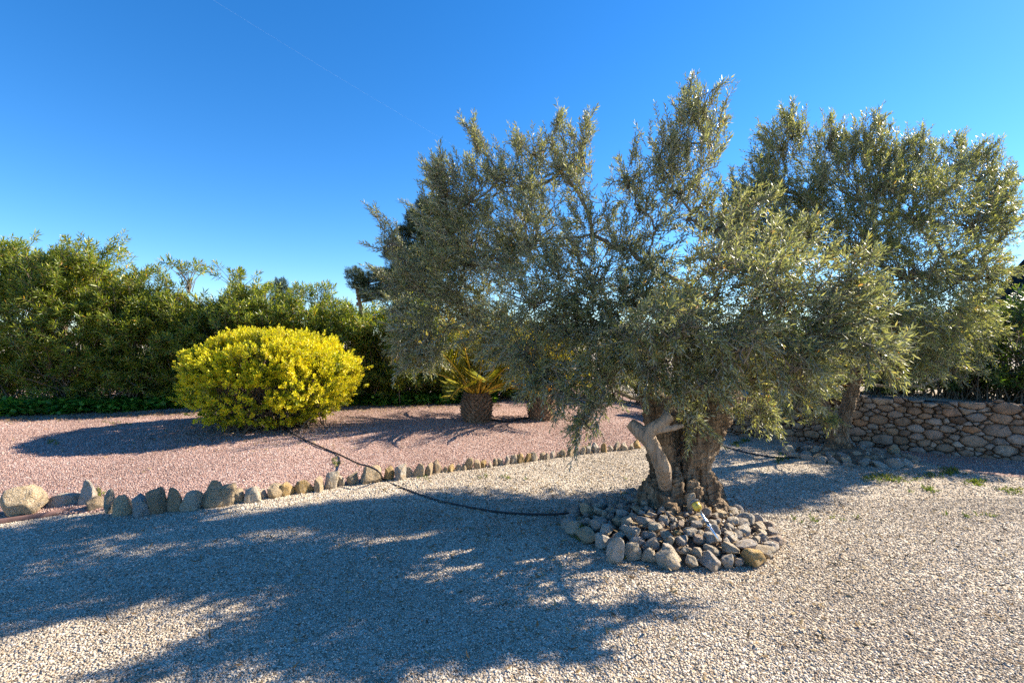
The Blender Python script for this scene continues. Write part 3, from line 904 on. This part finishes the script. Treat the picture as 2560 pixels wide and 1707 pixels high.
CL2 = [(1835, 495, 6.1, 44, 40), (1850, 600, 6.0, 54, 46), (1905, 470, 6.1, 56, 50), (2010, 490, 6.2, 80, 60), (2210, 440, 6.3, 80, 60), (2350, 450, 6.4, 70, 56), (2500, 520, 6.5, 44, 50), (2525, 470, 6.6, 16, 40, 1), (1845, 545, 6.1, 52, 46), (1870, 500, 6.2, 46, 46), (1880, 590, 6.0, 80, 62), (1840, 650, 6.0, 60, 50), (1955, 350, 6.2, 60, 62, 1), (1985, 320, 6.2, 40, 50, 1), (1915, 390, 6.2, 50, 36), (1945, 460, 6.2, 80, 66), (2050, 410, 6.5, 66, 60), (2066, 350, 6.4, 34, 60, 1), (2160, 350, 6.3, 60, 62, 1), (2110, 370, 6.3, 40, 50, 1), (2200, 370, 6.3, 50, 56, 1), (2150, 470, 6.2, 120, 95), (2270, 420, 6.3, 80, 66), (2300, 380, 6.3, 40, 50, 1),
       (2290, 520, 6.1, 120, 105), (2400, 390, 6.6, 60, 55, 1), (2450, 430, 6.6, 60, 75, 1), (2500, 470, 6.6, 42, 70, 1), (2430, 540, 6.4, 105, 95), (2500, 580, 6.5, 50, 66), (2400, 670, 6.0, 115, 85), (2270, 660, 5.8, 120, 110), (2470, 680, 6.2, 60, 45), (2350, 800, 5.8, 110, 95), (2230, 800, 5.6, 120, 95),
       (2290, 900, 5.8, 105, 62), (2230, 915, 5.9, 85, 50), (2040, 930, 6.9, 95, 60), (1985, 1000, 6.0, 60, 45), (2070, 1045, 5.75, 32, 26), (2030, 950, 6.0, 50, 50), (2420, 840, 6.3, 70, 80), (2380, 915, 6.4, 56, 46), (2020, 560, 6.2, 110, 80), (2140, 600, 6.0, 120, 95), (2110, 760, 5.6, 110, 90), (1950, 560, 6.1, 80, 60), (2440, 760, 6.2, 60, 60)]
olive_crown(tree2, [s_r[-1], s_r[-2], s_r[-3], s_l[-1], s_l[-2]], CL2, M['olive_far'], (.062, .0135), .95, 2.2, .0055, 22)

# ------------------------------------------------------------------ shrubs


def oleander(name, base, w, d, h, n, label, group, lm, leaf=(.125, .026), plumes=(), cat='shrub', ground=.0, tilt=.0):
    o = empty(name, base, label, cat, group)
    lf, wd = Buf(), Buf()
    base = np.asarray(base, float)
    # tips spread over an uneven domed envelope
    dr = rdirs(n); dr[:, 2] = np.abs(dr[:, 2]) * rng.choice([1, 1, -.8], n)
    rr = rng.uniform(.25, 1, n) ** .45
    lump = np.array([1 + .30 * mn.noise(Vector(q * 2.4 + base)) + .12 * mn.noise(Vector(q * 6 + base)) for q in dr])
    P = base + np.array([0, 0, h * .46]) + np.sign(dr) * np.abs(dr) ** .8 * np.array([w, d, h * .54]) * (rr * lump)[:, None]
    cl = np.array([mn.noise(Vector(q * 2.1)) + .5 * mn.noise(Vector(q * 4.6)) for q in P])
    P = P[cl > -.13]; n = len(P); dr = dr[cl > -.13]
    P[:, 2] = np.maximum(P[:, 2], base[2] + .12)
    out = (P - base - [0, 0, h * .3]) / np.array([w, d, h]) * 1.3 + np.array([0, 0, .45]) + rdirs(n) * .5
    L = rng.uniform(.14, .28, n)
    a = shoots(P - nrm(out) * L[:, None] * .7, out, L, 21, leaf[0], leaf[1], (98, 42), 3, .0, .25, .0)
    leaves(lf, *a[:5], fold=.1, curl=.14)
    stems(wd, a[5], .005, .0025)
    k = rng.choice(n, min(n, 110), replace=False)
    b0 = base + np.column_stack([rng.normal(0, w * .3, len(k)), rng.normal(0, d * .25, len(k)), np.zeros(len(k)) - .02])
    m1 = b0 * .6 + P[k] * .4; m1[:, 2] += .1
    stems(wd, np.stack([b0, m1, P[k]], 1), .013, .005)
    for (px, py0, py1, dd, nn, wd_) in plumes:
        B, Tp = at(px, py1, dd), at(px, py0, dd)
        hgt = Tp[2] - B[2]
        Q = Tp + rng.normal(0, 1, (nn, 3)) * [wd_, wd_, hgt * .10] - [0, 0, hgt * .16]
        Q0 = np.broadcast_to(B, Q.shape) + rng.normal(0, .03, Q.shape)
        mm = Q0 * .5 + Q * .5; mm[:, :2] = mm[:, :2] * .6 + B[:2] * .4
        stems(wd, np.stack([Q0, mm, Q], 1), .009, .004)
        dq = nrm(Q - mm) + rdirs(nn) * .15
        a = shoots(Q - dq * .14, dq, .17, 24, leaf[0] * 1.05, leaf[1], (100, 32), 3, .0, .25, .0)
        leaves(lf, *a[:5], fold=.1, curl=.14)
    under(o, wd.build('stems', M['shrub_stem']), lf.build('foliage', lm))
    return o


rng = np.random.default_rng(33)
HG = 'oleanders along the rear of the pink bed'


def hedge_shrub(px, py_base, topy, halfpx, n, label, plumes=(), back=1.05):
    n = int(n * 2.9)
    p = bed(px, py_base); p = np.array([p[0], p[1] + back, float(bedz(p[0], p[1]))])
    halfpx *= .9
    d = p[1]; h = CH - (topy - HY) / FPX * d - p[2]
    return oleander('oleander_shrub', p, halfpx / FPX * d, .95, h, n, label, HG, M['oleander'], plumes=[(a, b_, c, d + e, nn, w) for a, b_, c, e, nn, w in plumes])


hedge_shrub(-150, 1036, 590, 150, 620, 'tall yellow green oleander cut by the left edge of the photo')
hedge_shrub(55, 1036, 612, 135, 820, 'tallest oleander of the hedge, rising over the ivy at far left', [(20, 590, 680, 0, 10, .18), (135, 635, 690, 0, 5, .15)])
hedge_shrub(235, 1034, 690, 110, 640, 'oleander sloping down to the notch left of the lone bare shoot')
hedge_shrub(390, 1030, 742, 115, 620, 'low oleander with one lone leafy shoot standing high above it', [(345, 668, 770, 0, 9, .16), (352, 705, 770, .1, 4, .08)])
hedge_shrub(530, 1028, 718, 120, 660, 'oleander with a bushy top spray, left of the golden shrub top', [(475, 650, 730, 0, 14, .2), (440, 700, 760, 0, 5, .15)])
hedge_shrub(680, 1025, 738, 115, 620, 'oleander directly behind the golden shrub, with a spiky spray', [(595, 672, 745, 0, 14, .2), (660, 710, 760, 0, 6, .15)])
hedge_shrub(830, 1022, 758, 115, 620, 'oleander rising behind the right shoulder of the golden shrub', [(800, 708, 775, 0, 12, .2)])
hedge_shrub(980, 1018, 748, 115, 560, 'shaded oleander between the golden shrub and the nearer palm')
hedge_shrub(1140, 1012, 800, 120, 480, 'dark oleander half hidden behind the nearer palm')
hedge_shrub(1310, 1008, 815, 120, 440, 'oleander at the right end of the hedge behind the farther palm')

# terrace shrubs behind the wall
TG = 'dark shrubs on the terrace above the stone wall'
for px, dd, top, half, n, lab in ((2560, 6.9, 735, 130, 720, 'glossy dark green shrub above the wall at the right edge of the photo'),
                                   (2400, 7.3, 768, 120, 560, 'dark shrub with bare lower stems above the wall, right of the rear olive'),
                                   (2230, 7.9, 785, 120, 560, 'dark shrub above the wall behind the rear olive trunk'),
                                   (2040, 8.6, 790, 125, 560, 'shrub above the wall seen between the two olive trunks'),
                                   (1890, 9.3, 815, 100, 420, 'smallest shrub above the left end of the stone wall')):
    p = at(px, 1000, dd); p[2] = .62
    h = CH - (top - HY) / FPX * dd - p[2]
    oleander('terrace_shrub', p, half / FPX * dd, .7, h, n, lab, TG, M['terrace_leaf'], (.10, .026))

rng = np.random.default_rng(39)
for px, top, half, n, lab in ((1500, 815, 110, 420, 'sunlit shrub beyond the bed glimpsed left of the big olive trunk'), (1650, 800, 110, 460, 'sunlit yellow green shrub glimpsed straight behind the big olive trunk'), (1800, 830, 100, 380, 'sunlit shrub beyond the wall end glimpsed right of the big olive trunk')):
    p = at(px, 960, 11.0); p[2] = .05
    oleander('oleander_shrub', p, half / FPX * 11, .9, CH - (top - HY) / FPX * 11 - .05, n, lab, 'shrubs far behind the big olive', M['oleander'])

# golden shrub
rng = np.random.default_rng(44)
bc = np.array([(680 - 1280) / FPX * 7.2, 7.2, 0]); bc[2] = float(bedz(bc[0], bc[1]))
gold = empty('golden_shrub', bc, 'rounded clipped golden yellow shrub on the pink gravel', 'shrub')
lf, wd = Buf(), Buf()


def gold_env(dr):
    """radius multiplier of the loaf-shaped outline"""
    return np.array([1 + .11 * mn.noise(Vector(q * 2.4)) + .10 * mn.noise(Vector(q * 7 + np.array([3., 1, 2]))) for q in dr])


n = 9800
dr = rdirs(n); dr[:, 2] = np.where(rng.uniform(size=n) < .72, np.abs(dr[:, 2]), -np.abs(dr[:, 2]) * .85)
sq = np.sign(dr) * np.abs(dr) ** .84
rad = rng.uniform(.70, 1, n) ** .6 * gold_env(dr) * np.where(rng.uniform(size=n) < .02, rng.uniform(1.03, 1.12, n), 1)
ctr = bc + [0, 0, .645]
P = ctr + sq * np.array([1.17, 1.04, .75]) * rad[:, None]
P[:, 2] = np.maximum(P[:, 2], bc[2] + .07 + rng.uniform(0, .12, n))
low = P[:, 2] < bc[2] + .35
cl = np.array([mn.noise(Vector(q * 4.2)) + .6 * mn.noise(Vector(q * 9.5)) for q in P])
keep = (~low | (rng.uniform(size=n) < .42)) & (cl > -.27)
P, dr, rad = P[keep], dr[keep], rad[keep]; n = len(P)
out = dr * .8 + np.array([0, 0, .5]) + rdirs(n) * .45
L = rng.uniform(.07, .12, n)
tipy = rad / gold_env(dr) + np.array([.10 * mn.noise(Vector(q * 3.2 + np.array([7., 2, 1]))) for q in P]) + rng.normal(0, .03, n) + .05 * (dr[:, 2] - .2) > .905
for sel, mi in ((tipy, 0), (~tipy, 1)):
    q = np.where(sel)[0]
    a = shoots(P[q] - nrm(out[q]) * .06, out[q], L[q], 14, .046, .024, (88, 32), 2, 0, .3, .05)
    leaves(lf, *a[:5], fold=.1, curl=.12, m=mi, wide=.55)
    stems(wd, a[5], .0025, .0015)
k = rng.choice(n, 420, replace=False)
b0 = bc + np.column_stack([rng.normal(0, .28, 420), rng.normal(0, .25, 420), np.zeros(420) - .02])
m1 = b0 * .55 + P[k] * .45; m1[:, 2] += .05
stems(wd, np.stack([b0, (b0 + m1) / 2 + rng.normal(0, .02, m1.shape), m1, (m1 + P[k]) / 2 + rng.normal(0, .03, m1.shape), P[k]], 1), .011, .003)
under(gold, wd.build('stems', M['shrub_stem']), lf.build('foliage', [M['gold'], M['gold_green']]))

# ivy ground cover along the hedge foot
rng = np.random.default_rng(55)
lf = Buf(); n = 15000
px = rng.uniform(-250, 1240, n); tt = rng.beta(1.5, 1.5, n)
ybase = np.interp(px, [-250, 0, 300, 450, 600, 900, 1000, 1240], [1046, 1040, 1030, 1020, 1016, 1014, 1014, 1006])
dpt = np.array([bed(a, b_)[1] for a, b_ in zip(px, ybase)]) - .10
wob = np.array([.14 * mn.noise(Vector((a / 26, 0, 0))) + .1 * mn.noise(Vector((a / 9, 4, 0))) for a in px])
X = (px - 1280) / FPX * dpt; Y = dpt + wob + tt * 1.3
Z = bedz(X, Y) + rng.uniform(.02, .20, n) * np.clip((Y - dpt - wob) * 2.5 + .35, 0, 1)
P = np.column_stack([X, Y, Z])
D = rdirs(n); D[:, 2] = np.abs(D[:, 2]) * .35 - .2; D[:, 1] -= .35; D = nrm(D)
N_ = nrm(np.array([0, -.25, 1.0]) + rdirs(n) * .45); Sx = nrm(np.cross(D, N_))
leaves6(lf, P, D, Sx, rng.uniform(.06, .105, n), rng.uniform(.06, .10, n), .15)
tag(lf.build('ivy', M['ivy']), 'dark glossy ivy carpeting the ground at the foot of the hedge', 'ground cover', kind='stuff')

# ------------------------------------------------------------------ palms
rng = np.random.default_rng(66)


def frond_buf(az, el, ln, curve, nl=34):
    b = Buf()
    t = np.linspace(0, 1, 14)
    e = el - curve * t ** 1.3
    ds = ln / 13
    x = np.concatenate([[0], np.cumsum(np.cos(e[:-1]) * ds)]); z = np.concatenate([[0], np.cumsum(np.sin(e[:-1]) * ds)])
    ca, sa = math.cos(az), math.sin(az)
    P = np.column_stack([.10 * ca + x * ca, .10 * sa + x * sa, .44 + z])
    tube(b, P, np.linspace(.017, .004, 14), 5, 1)
    tt = np.linspace(.14, .99, nl)
    pos = np.column_stack([np.interp(tt, t, P[:, i]) for i in range(3)])
    ee = np.interp(tt, t, e)
    Tn = np.column_stack([np.cos(ee) * ca, np.cos(ee) * sa, np.sin(ee)])
    side = np.array([-sa, ca, 0.0]); up = np.cross(Tn, side) * 1.0
    up = np.where(up[:, 2:3] < 0, -up, up)
    for s in (1, -1):
        d = nrm(Tn * .75 + side * s * .72 + up * .28 + rng.normal(0, .09, (nl, 3)))
        L = .34 * np.sin(np.clip(tt * 1.02 + .12, 0, 1) * np.pi * .92) ** .6 * rng.uniform(.85, 1.1, nl) + .03
        leaves(b, pos, d, nrm(np.cross(d, up)), L, .017, .3, .08)
    return b


def make_palm(loc, label):
    o = empty('palm_tree', loc, label, 'palm', 'short palms in the pink bed')
    b = Buf()
    zz = np.linspace(-.05, .50, 9)
    tube(b, np.column_stack([np.zeros(9), np.zeros(9), zz]), [.17, .19, .205, .215, .215, .205, .19, .15, .06], 18)
    for r in range(11):
        for k in range(15):
            a = (k + .5 * (r % 2)) / 15 * 6.283 + rng.normal(0, .04); z = .0 + r * .042
            R = np.interp(z, zz, [.17, .19, .205, .215, .215, .205, .19, .15, .06])
            c, s = math.cos(a), math.sin(a); w = .052; h = .055
            rad = np.array([c, s, 0]); tg = np.array([-s, c, 0]); upv = np.array([0, 0, 1.0])
            p = rad * R + upv * z
            q = np.array([p - tg * w, p - upv * h * .7, p + tg * w, p + upv * h * .7, p + rad * (.05 + rng.uniform(0, .03)) + upv * .06])
            b.add(q, [(0, 1, 4), (1, 2, 4), (2, 3, 4), (3, 0, 4)], 0)
    b.build('trunk', M['palm_bark'], o)
    for k in range(30):
        az = k * 2.399 + rng.normal(0, .1); f = k / 29
        el = math.radians(88 - 66 * f ** 1.7 + rng.normal(0, 3)); ln = 1.25 + .3 * math.sin(f * 3) + rng.uniform(-.1, .1)
        if f > .75: ln *= .8
        frond_buf(az, el, ln, .18 + .95 * f).build('frond', [M['palm'], M['rachis']], o)
    return o


p1 = bed(1189, 1058); p2 = bed(1356, 1053)
palm1 = make_palm((p1[0], p1[1] + .2, p1[2]), 'short palm with stubby scaly trunk, nearer the golden shrub')
palm2 = palm1.copy(); COL.objects.link(palm2)
palm2.location = (p2[0], p2[1] + .2, p2[2]); palm2.rotation_euler.z = 2.1; palm2.scale = (.93,) * 3
palm2['label'] = 'short palm with stubby scaly trunk, nearer the big olive trunk'
for ch in list(palm1.children):
    c = ch.copy(); COL.objects.link(c); c.parent = palm2

# ------------------------------------------------------------------ pines beyond the hedge
rng = np.random.default_rng(77)


def pine(px, d, blobs, label):
    base = at(px, 860, d); base[2] = 0
    o = empty('pine_tree', base, label, 'tree', 'pines beyond the hedge')
    wd, lf = Buf(), Buf()
    tops = [at(a, b_, d + e) for a, b_, r, e in blobs]
    hi = max(tops, key=lambda q: q[2])
    tube(wd, bez(base, base + [.3, 0, hi[2] * .5], np.array([hi[0], hi[1], hi[2] - .3]), 8), np.linspace(.28, .06, 8), 8)
    for (a, b_, r, e), c in zip(blobs, tops):
        R = r / FPX * d
        j = np.array([base[0] * .3 + hi[0] * .7, hi[1], c[2] - R * .9])
        tube(wd, bez(j, (j + c) / 2 - [0, 0, .1], c, 5), np.linspace(.07, .03, 5), 5)
        n = int(190 * (r / 20.0) ** 2) + 50
        dr = rdirs(n); rr = rng.uniform(.1, 1, n) ** .4
        lump = np.array([1 + .45 * mn.noise(Vector(q * 2.3 + c)) for q in dr])
        P = c + dr * R * (rr * lump)[:, None] * [1, 1, .8]
        D = nrm(dr * .5 + [0, 0, .8] + rdirs(n) * .6)
        a_ = shoots(P, D, .22, 14, .19, .022, (70, 20), 2, 0, .3, .0)
        leaves(lf, *a_[:5], fold=.05, curl=.02)
    under(o, wd.build('trunk', M['bark']), lf.build('crown', M['pine']))


pine(150, 30, [(135, 670, 26, 0), (175, 662, 26, 0), (215, 668, 26, 0), (240, 688, 22, 0), (200, 700, 36, 0), (140, 715, 40, 0), (250, 720, 24, 0)], 'flat topped pine showing above the tallest oleander at left')
pine(285, 34, [(270, 700, 14, 0), (285, 712, 14, 0), (300, 745, 12, 0), (322, 752, 10, 0), (275, 740, 26, 0)], 'small pine tip in the notch of the hedge at left')
pine(700, 36, [(702, 712, 14, 0), (690, 725, 14, 0), (712, 735, 18, 0), (700, 755, 26, 0)], 'single pine tip poking above the middle of the hedge')
pine(905, 30, [(885, 688, 18, 0), (945, 688, 14, 0), (975, 700, 22, 0), (965, 735, 26, 0), (1000, 720, 30, 0), (915, 698, 18, 0), (900, 715, 22, 0), (950, 700, 12, 0), (955, 725, 16, 0), (925, 740, 26, 0)], 'lower pine left of the tall pine beside the big olive crown')
pine(1040, 25, [(1060, 518, 18, 0), (1085, 530, 24, 0), (1030, 545, 16, 0), (1050, 570, 32, 0), (1012, 585, 18, 0), (1085, 590, 40, 0), (1020, 630, 36, 0), (980, 640, 20, 0), (1075, 660, 50, 0), (1000, 690, 36, 0), (1060, 740, 50, 0), (985, 730, 26, 0), (1130, 560, 40, 0), (1140, 640, 40, 0)], 'tall dark pine rising behind the left side of the big olive')

# ------------------------------------------------------------------ pipes, edging, lamp, cable


def hose(pts, r, label, name='irrigation_pipe', cat='pipe', mat='hose'):
    b = Buf(); tube(b, catmull(pts, 8), r, 8)
    return tag(b.build(name, M[mat], smooth=True), label, cat)


def lift(p, dz): return np.array([p[0], p[1], p[2] + dz])


bp = [lift(bed(700, 1072), .02), lift(bed(735, 1090), .02), lift(bed(790, 1115), .015), lift(bed(850, 1141), .02), at(895, 1158, 5.16), at(925, 1166.5, 5.08), at(948, 1180, 5.0)]
gp = [lift(gnd(962, 1203), .012), lift(gnd(1010, 1224), .012), lift(gnd(1100, 1255), .012), lift(gnd(1240, 1282), .012), lift(gnd(1370, 1291), .02), at(1450, 1277, 4.15), at(1530, 1262, 4.2), at(1600, 1264, 4.15)]
hose(bp + gp, .0095, 'long black pipe from the golden shrub over a border stone to the big olive')
hose([lift(gnd(1790, 1112), .012), lift(gnd(1850, 1129), .012), lift(gnd(1920, 1143), .012), lift(gnd(1985, 1147), .02), lift(gnd(2040, 1140), .06)], .011, 'black pipe curving across gravel from behind the big trunk to the rear olive')
hose([lift(bed(1222, 1050), .02), lift(bed(1262, 1056), .015), lift(bed(1300, 1050), .02), lift(bed(1335, 1046), .02)], .014, 'short thick black pipe lying between the two palms')
hose([lift(gnd(-60, 1278), .01), lift(gnd(0, 1288), .01), lift(gnd(22, 1297), .01), lift(gnd(62, 1291), .02)], .007, 'short black pipe end by the big rounded rock at the left edge')

b = Buf()
ep = catmull([gnd(-260, 1345), gnd(0, 1306), gnd(110, 1290), gnd(207, 1272)], 6); ep[:, 2] = 0
tn = nrm(np.gradient(ep, axis=0)); sd = np.column_stack([-tn[:, 1], tn[:, 0], np.zeros(len(tn))])
sec = [(-.012, -.03), (.012, -.03), (.012, .028), (.009, .031), (-.009, .031), (-.012, .028)]
V = np.concatenate([ep + sd * s_ + [0, 0, h_] for s_, h_ in sec]); n = len(ep); k = np.arange(n - 1)
for r in range(6):
    q = (r + 1) % 6
    b.f.append((np.stack([r * n + k, r * n + k + 1, q * n + k + 1, q * n + k], -1), 0))
b.f.append((np.array([[r * n for r in range(6)][::-1], [r * n + n - 1 for r in range(6)]]), 0)); b.v.append(V); b.n = len(V)
tag(b.build('edging_strip', M['steel']), 'flat rusty brown steel edging strip at the left before the border stones', 'edging')

# leaning stake lamp
A = at(1773, 1314, 3.42); Bq = at(1745, 1270, 3.52); ax_ = nrm(Bq - A)
lamp = empty('garden_lamp', A, 'small yellow headed garden lamp on a steel stake leaning against the trunk', 'lamp')
b = Buf(); tube(b, [A - ax_ * .12, A, (A + Bq) / 2, Bq], .0095, 12); under(lamp, b.build('stake', M['chrome'], smooth=True))
b = Buf(); tube(b, [Bq - ax_ * .012, Bq - ax_ * .010, Bq + ax_ * .0, Bq + ax_ * .034, Bq + ax_ * .040], [.012, .024, .030, .030, .026], 20); hd = b.build('lamp_head', M['yellow'], smooth=True); under(lamp, hd)
b = Buf(); tube(b, [Bq + ax_ * .041, Bq + ax_ * .043, Bq + ax_ * .052, Bq + ax_ * .056, Bq + ax_ * .064, Bq + ax_ * .066], [.030, .037, .037, .020, .018, .008], 20); under(lamp, b.build('cap', M['grey'], smooth=True))
b = Buf(); sv = nrm(np.cross(ax_, [0, 1, 0])); fv = nrm(np.array([0, -1, 0]) - ax_ * (-ax_[1]))
tube(b, [Bq + ax_ * .014 + fv * .028, Bq + ax_ * .014 + fv * .033], .005, 10); sc_ = b.build('screw', M['grey']); under(lamp, sc_)
b = Buf(); tube(b, [A - ax_ * .012, A + ax_ * .0, A + ax_ * .03], [.016, .016, .013], 12); under(lamp, b.build('ferrule', M['chrome'], smooth=True))

b = Buf()
t = np.linspace(0, 1, 40)[:, None]
c0, c1 = at(420, -70, 16), at(1500, 560, 34)
cp = c0 * (1 - t) + c1 * t; cp[:, 2] -= (4 * t * (1 - t))[:, 0] * .35
tube(b, cp, .0016, 5)
tag(b.build('overhead_cable', M['wire']), 'thin pale cable crossing the blue sky down towards the big olive', 'cable')

# ------------------------------------------------------------------ grass tufts and dry litter
rng = np.random.default_rng(88)
lf = Buf()
spots = [(2190, 1196, 30, 40), (2240, 1200, 26, 45), (2330, 1190, 20, 60), (2380, 1180, 30, 20), (2440, 1210, 30, 20), (2520, 1230, 24, 40), (2330, 1228, 14, 30), (1470, 1120, 10, 16), (1840, 1112, 14, 10), (1060, 1192, 8, 16), (1950, 1150, 14, 20), (1610, 1200, 6, 60), (2050, 1300, 8, 90), (1860, 1105, 18, 12), (840, 1160, 8, 10), (300, 1060, 8, 40), (130, 1105, 6, 12), (250, 1238, 5, 10), (1560, 1390, 16, 12), (1450, 1345, 16, 14), (1690, 1300, 10, 10), (1235, 1195, 8, 60), (2420, 1290, 6, 90)]
for px, py, n, w in spots:
    for _ in range(n):
        x_, y_ = px + rng.normal(0, w * .5), py + rng.normal(0, 4)
        g = gnd(x_, max(1040, y_))
        inb = g[1] > bordY(g[0]) and g[0] < 2.5
        if inb: g = bed(x_, y_)
        mz, mr = mound_z(g[0], g[1])
        if mr < 1: g[2] += mz + .04
        m = 7
        D = nrm(np.array([0, 0, 1.0]) + rdirs(m) * .8); D[:, 2] = np.abs(D[:, 2])
        leaves(lf, np.repeat(g[None], m, 0) + rng.normal(0, .012, (m, 3)) * [1, 1, 0], D, perp(D)[0], rng.uniform(.02, .06, m), .006, .1, .25)
tag(lf.build('grass', M['grass']), 'sparse green weeds sprouting through the gravel', 'weeds', kind='stuff')
lf = Buf()
Q = []
for _ in range(6500):
    u_ = rng.uniform()
    if u_ < .6:
        px = rng.uniform(-150, 1250); g = bed(px, np.interp(px, [-150, 300, 600, 1250], [1050, 1036, 1024, 1012])) + [0, rng.normal(-.1, .28), 0]
        g[2] = bedz(g[0], g[1]) + .012
    elif u_ < .72:
        g = np.array([rng.normal(bc[0], .9), rng.normal(bc[1] - .3, .7), 0]); g[2] = bedz(g[0], g[1]) + .012
    else:
        g = np.array([rng.normal(1.2, 1.6), rng.normal(4.2, 1.2), 0]); g[2] = gz(g[0], g[1]) + .014
        if g[1] > bordY(g[0]): continue
        mz, mr = mound_z(g[0], g[1])
        if mr < 1: g[2] += mz + .05
    Q.append(g)
Q = np.array(Q); D = rdirs(len(Q)); D[:, 2] *= .2; D = nrm(D); N_ = nrm(np.array([0, 0, 1.0]) + rdirs(len(Q)) * .3)
leaves(lf, Q, D, nrm(np.cross(D, N_)), rng.uniform(.03, .06, len(Q)), rng.uniform(.010, .018, len(Q)), .2, .2)
tag(lf.build('litter', M['litter']), 'dry fallen leaves scattered on the gravel under the plants', 'leaf litter', kind='stuff')

# ------------------------------------------------------------------ camera, light, sky
cd = bpy.data.cameras.new('camera'); cam = bpy.data.objects.new('camera', cd); COL.objects.link(cam)
cam.location = (0, 0, CH); cam.rotation_euler = (math.pi / 2, 0, 0)
cd.lens = LENS; cd.sensor_width = 36; cd.clip_end = 10000; cd.clip_start = .05
SC.camera = cam
az, el = math.radians(SUN_AZ), math.radians(SUN_EL)
sd = Vector((math.cos(az) * math.cos(el), math.sin(az) * math.cos(el), math.sin(el)))
ld = bpy.data.lights.new('sun', 'SUN'); ld.energy = 5.0; ld.angle = math.radians(.5); ld.color = (1, .89, .73)
lo = bpy.data.objects.new('sun', ld); COL.objects.link(lo); lo.rotation_euler = sd.to_track_quat('Z', 'Y').to_euler()
W = bpy.data.worlds.new('World'); SC.world = W; W.use_nodes = True
nt = W.node_tree; nt.nodes.clear()
sky = nt.nodes.new('ShaderNodeTexSky'); sky.sky_type = 'NISHITA'; sky.sun_disc = False
sky.sun_elevation = el; sky.sun_rotation = math.radians(90 - SUN_AZ)
sky.altitude = 500; sky.air_density = 1.0; sky.dust_density = .1; sky.ozone_density = 5.0
hs = nt.nodes.new('ShaderNodeHueSaturation'); hs.inputs['Saturation'].default_value = 1.26; hs.inputs['Hue'].default_value = .503
bg = nt.nodes.new('ShaderNodeBackground'); bg.inputs[1].default_value = .095
ow = nt.nodes.new('ShaderNodeOutputWorld')
nt.links.new(sky.outputs[0], hs.inputs['Color']); nt.links.new(hs.outputs[0], bg.inputs[0]); nt.links.new(bg.outputs[0], ow.inputs[0])
SC.view_settings.view_transform = 'Standard'; SC.view_settings.look = 'None'; SC.view_settings.gamma = 1.0
SC.view_settings.exposure = 1.42
SC.render.engine = 'CYCLES'
SC.render.filter_size = 1.15
cy = SC.cycles
cy.use_denoising = False
cy.sample_clamp_indirect = 3.0
cy.max_bounces = 8; cy.diffuse_bounces = 6; cy.glossy_bounces = 2; cy.transmission_bounces = 4; cy.transparent_max_bounces = 4
cy.caustics_reflective = False; cy.caustics_refractive = False
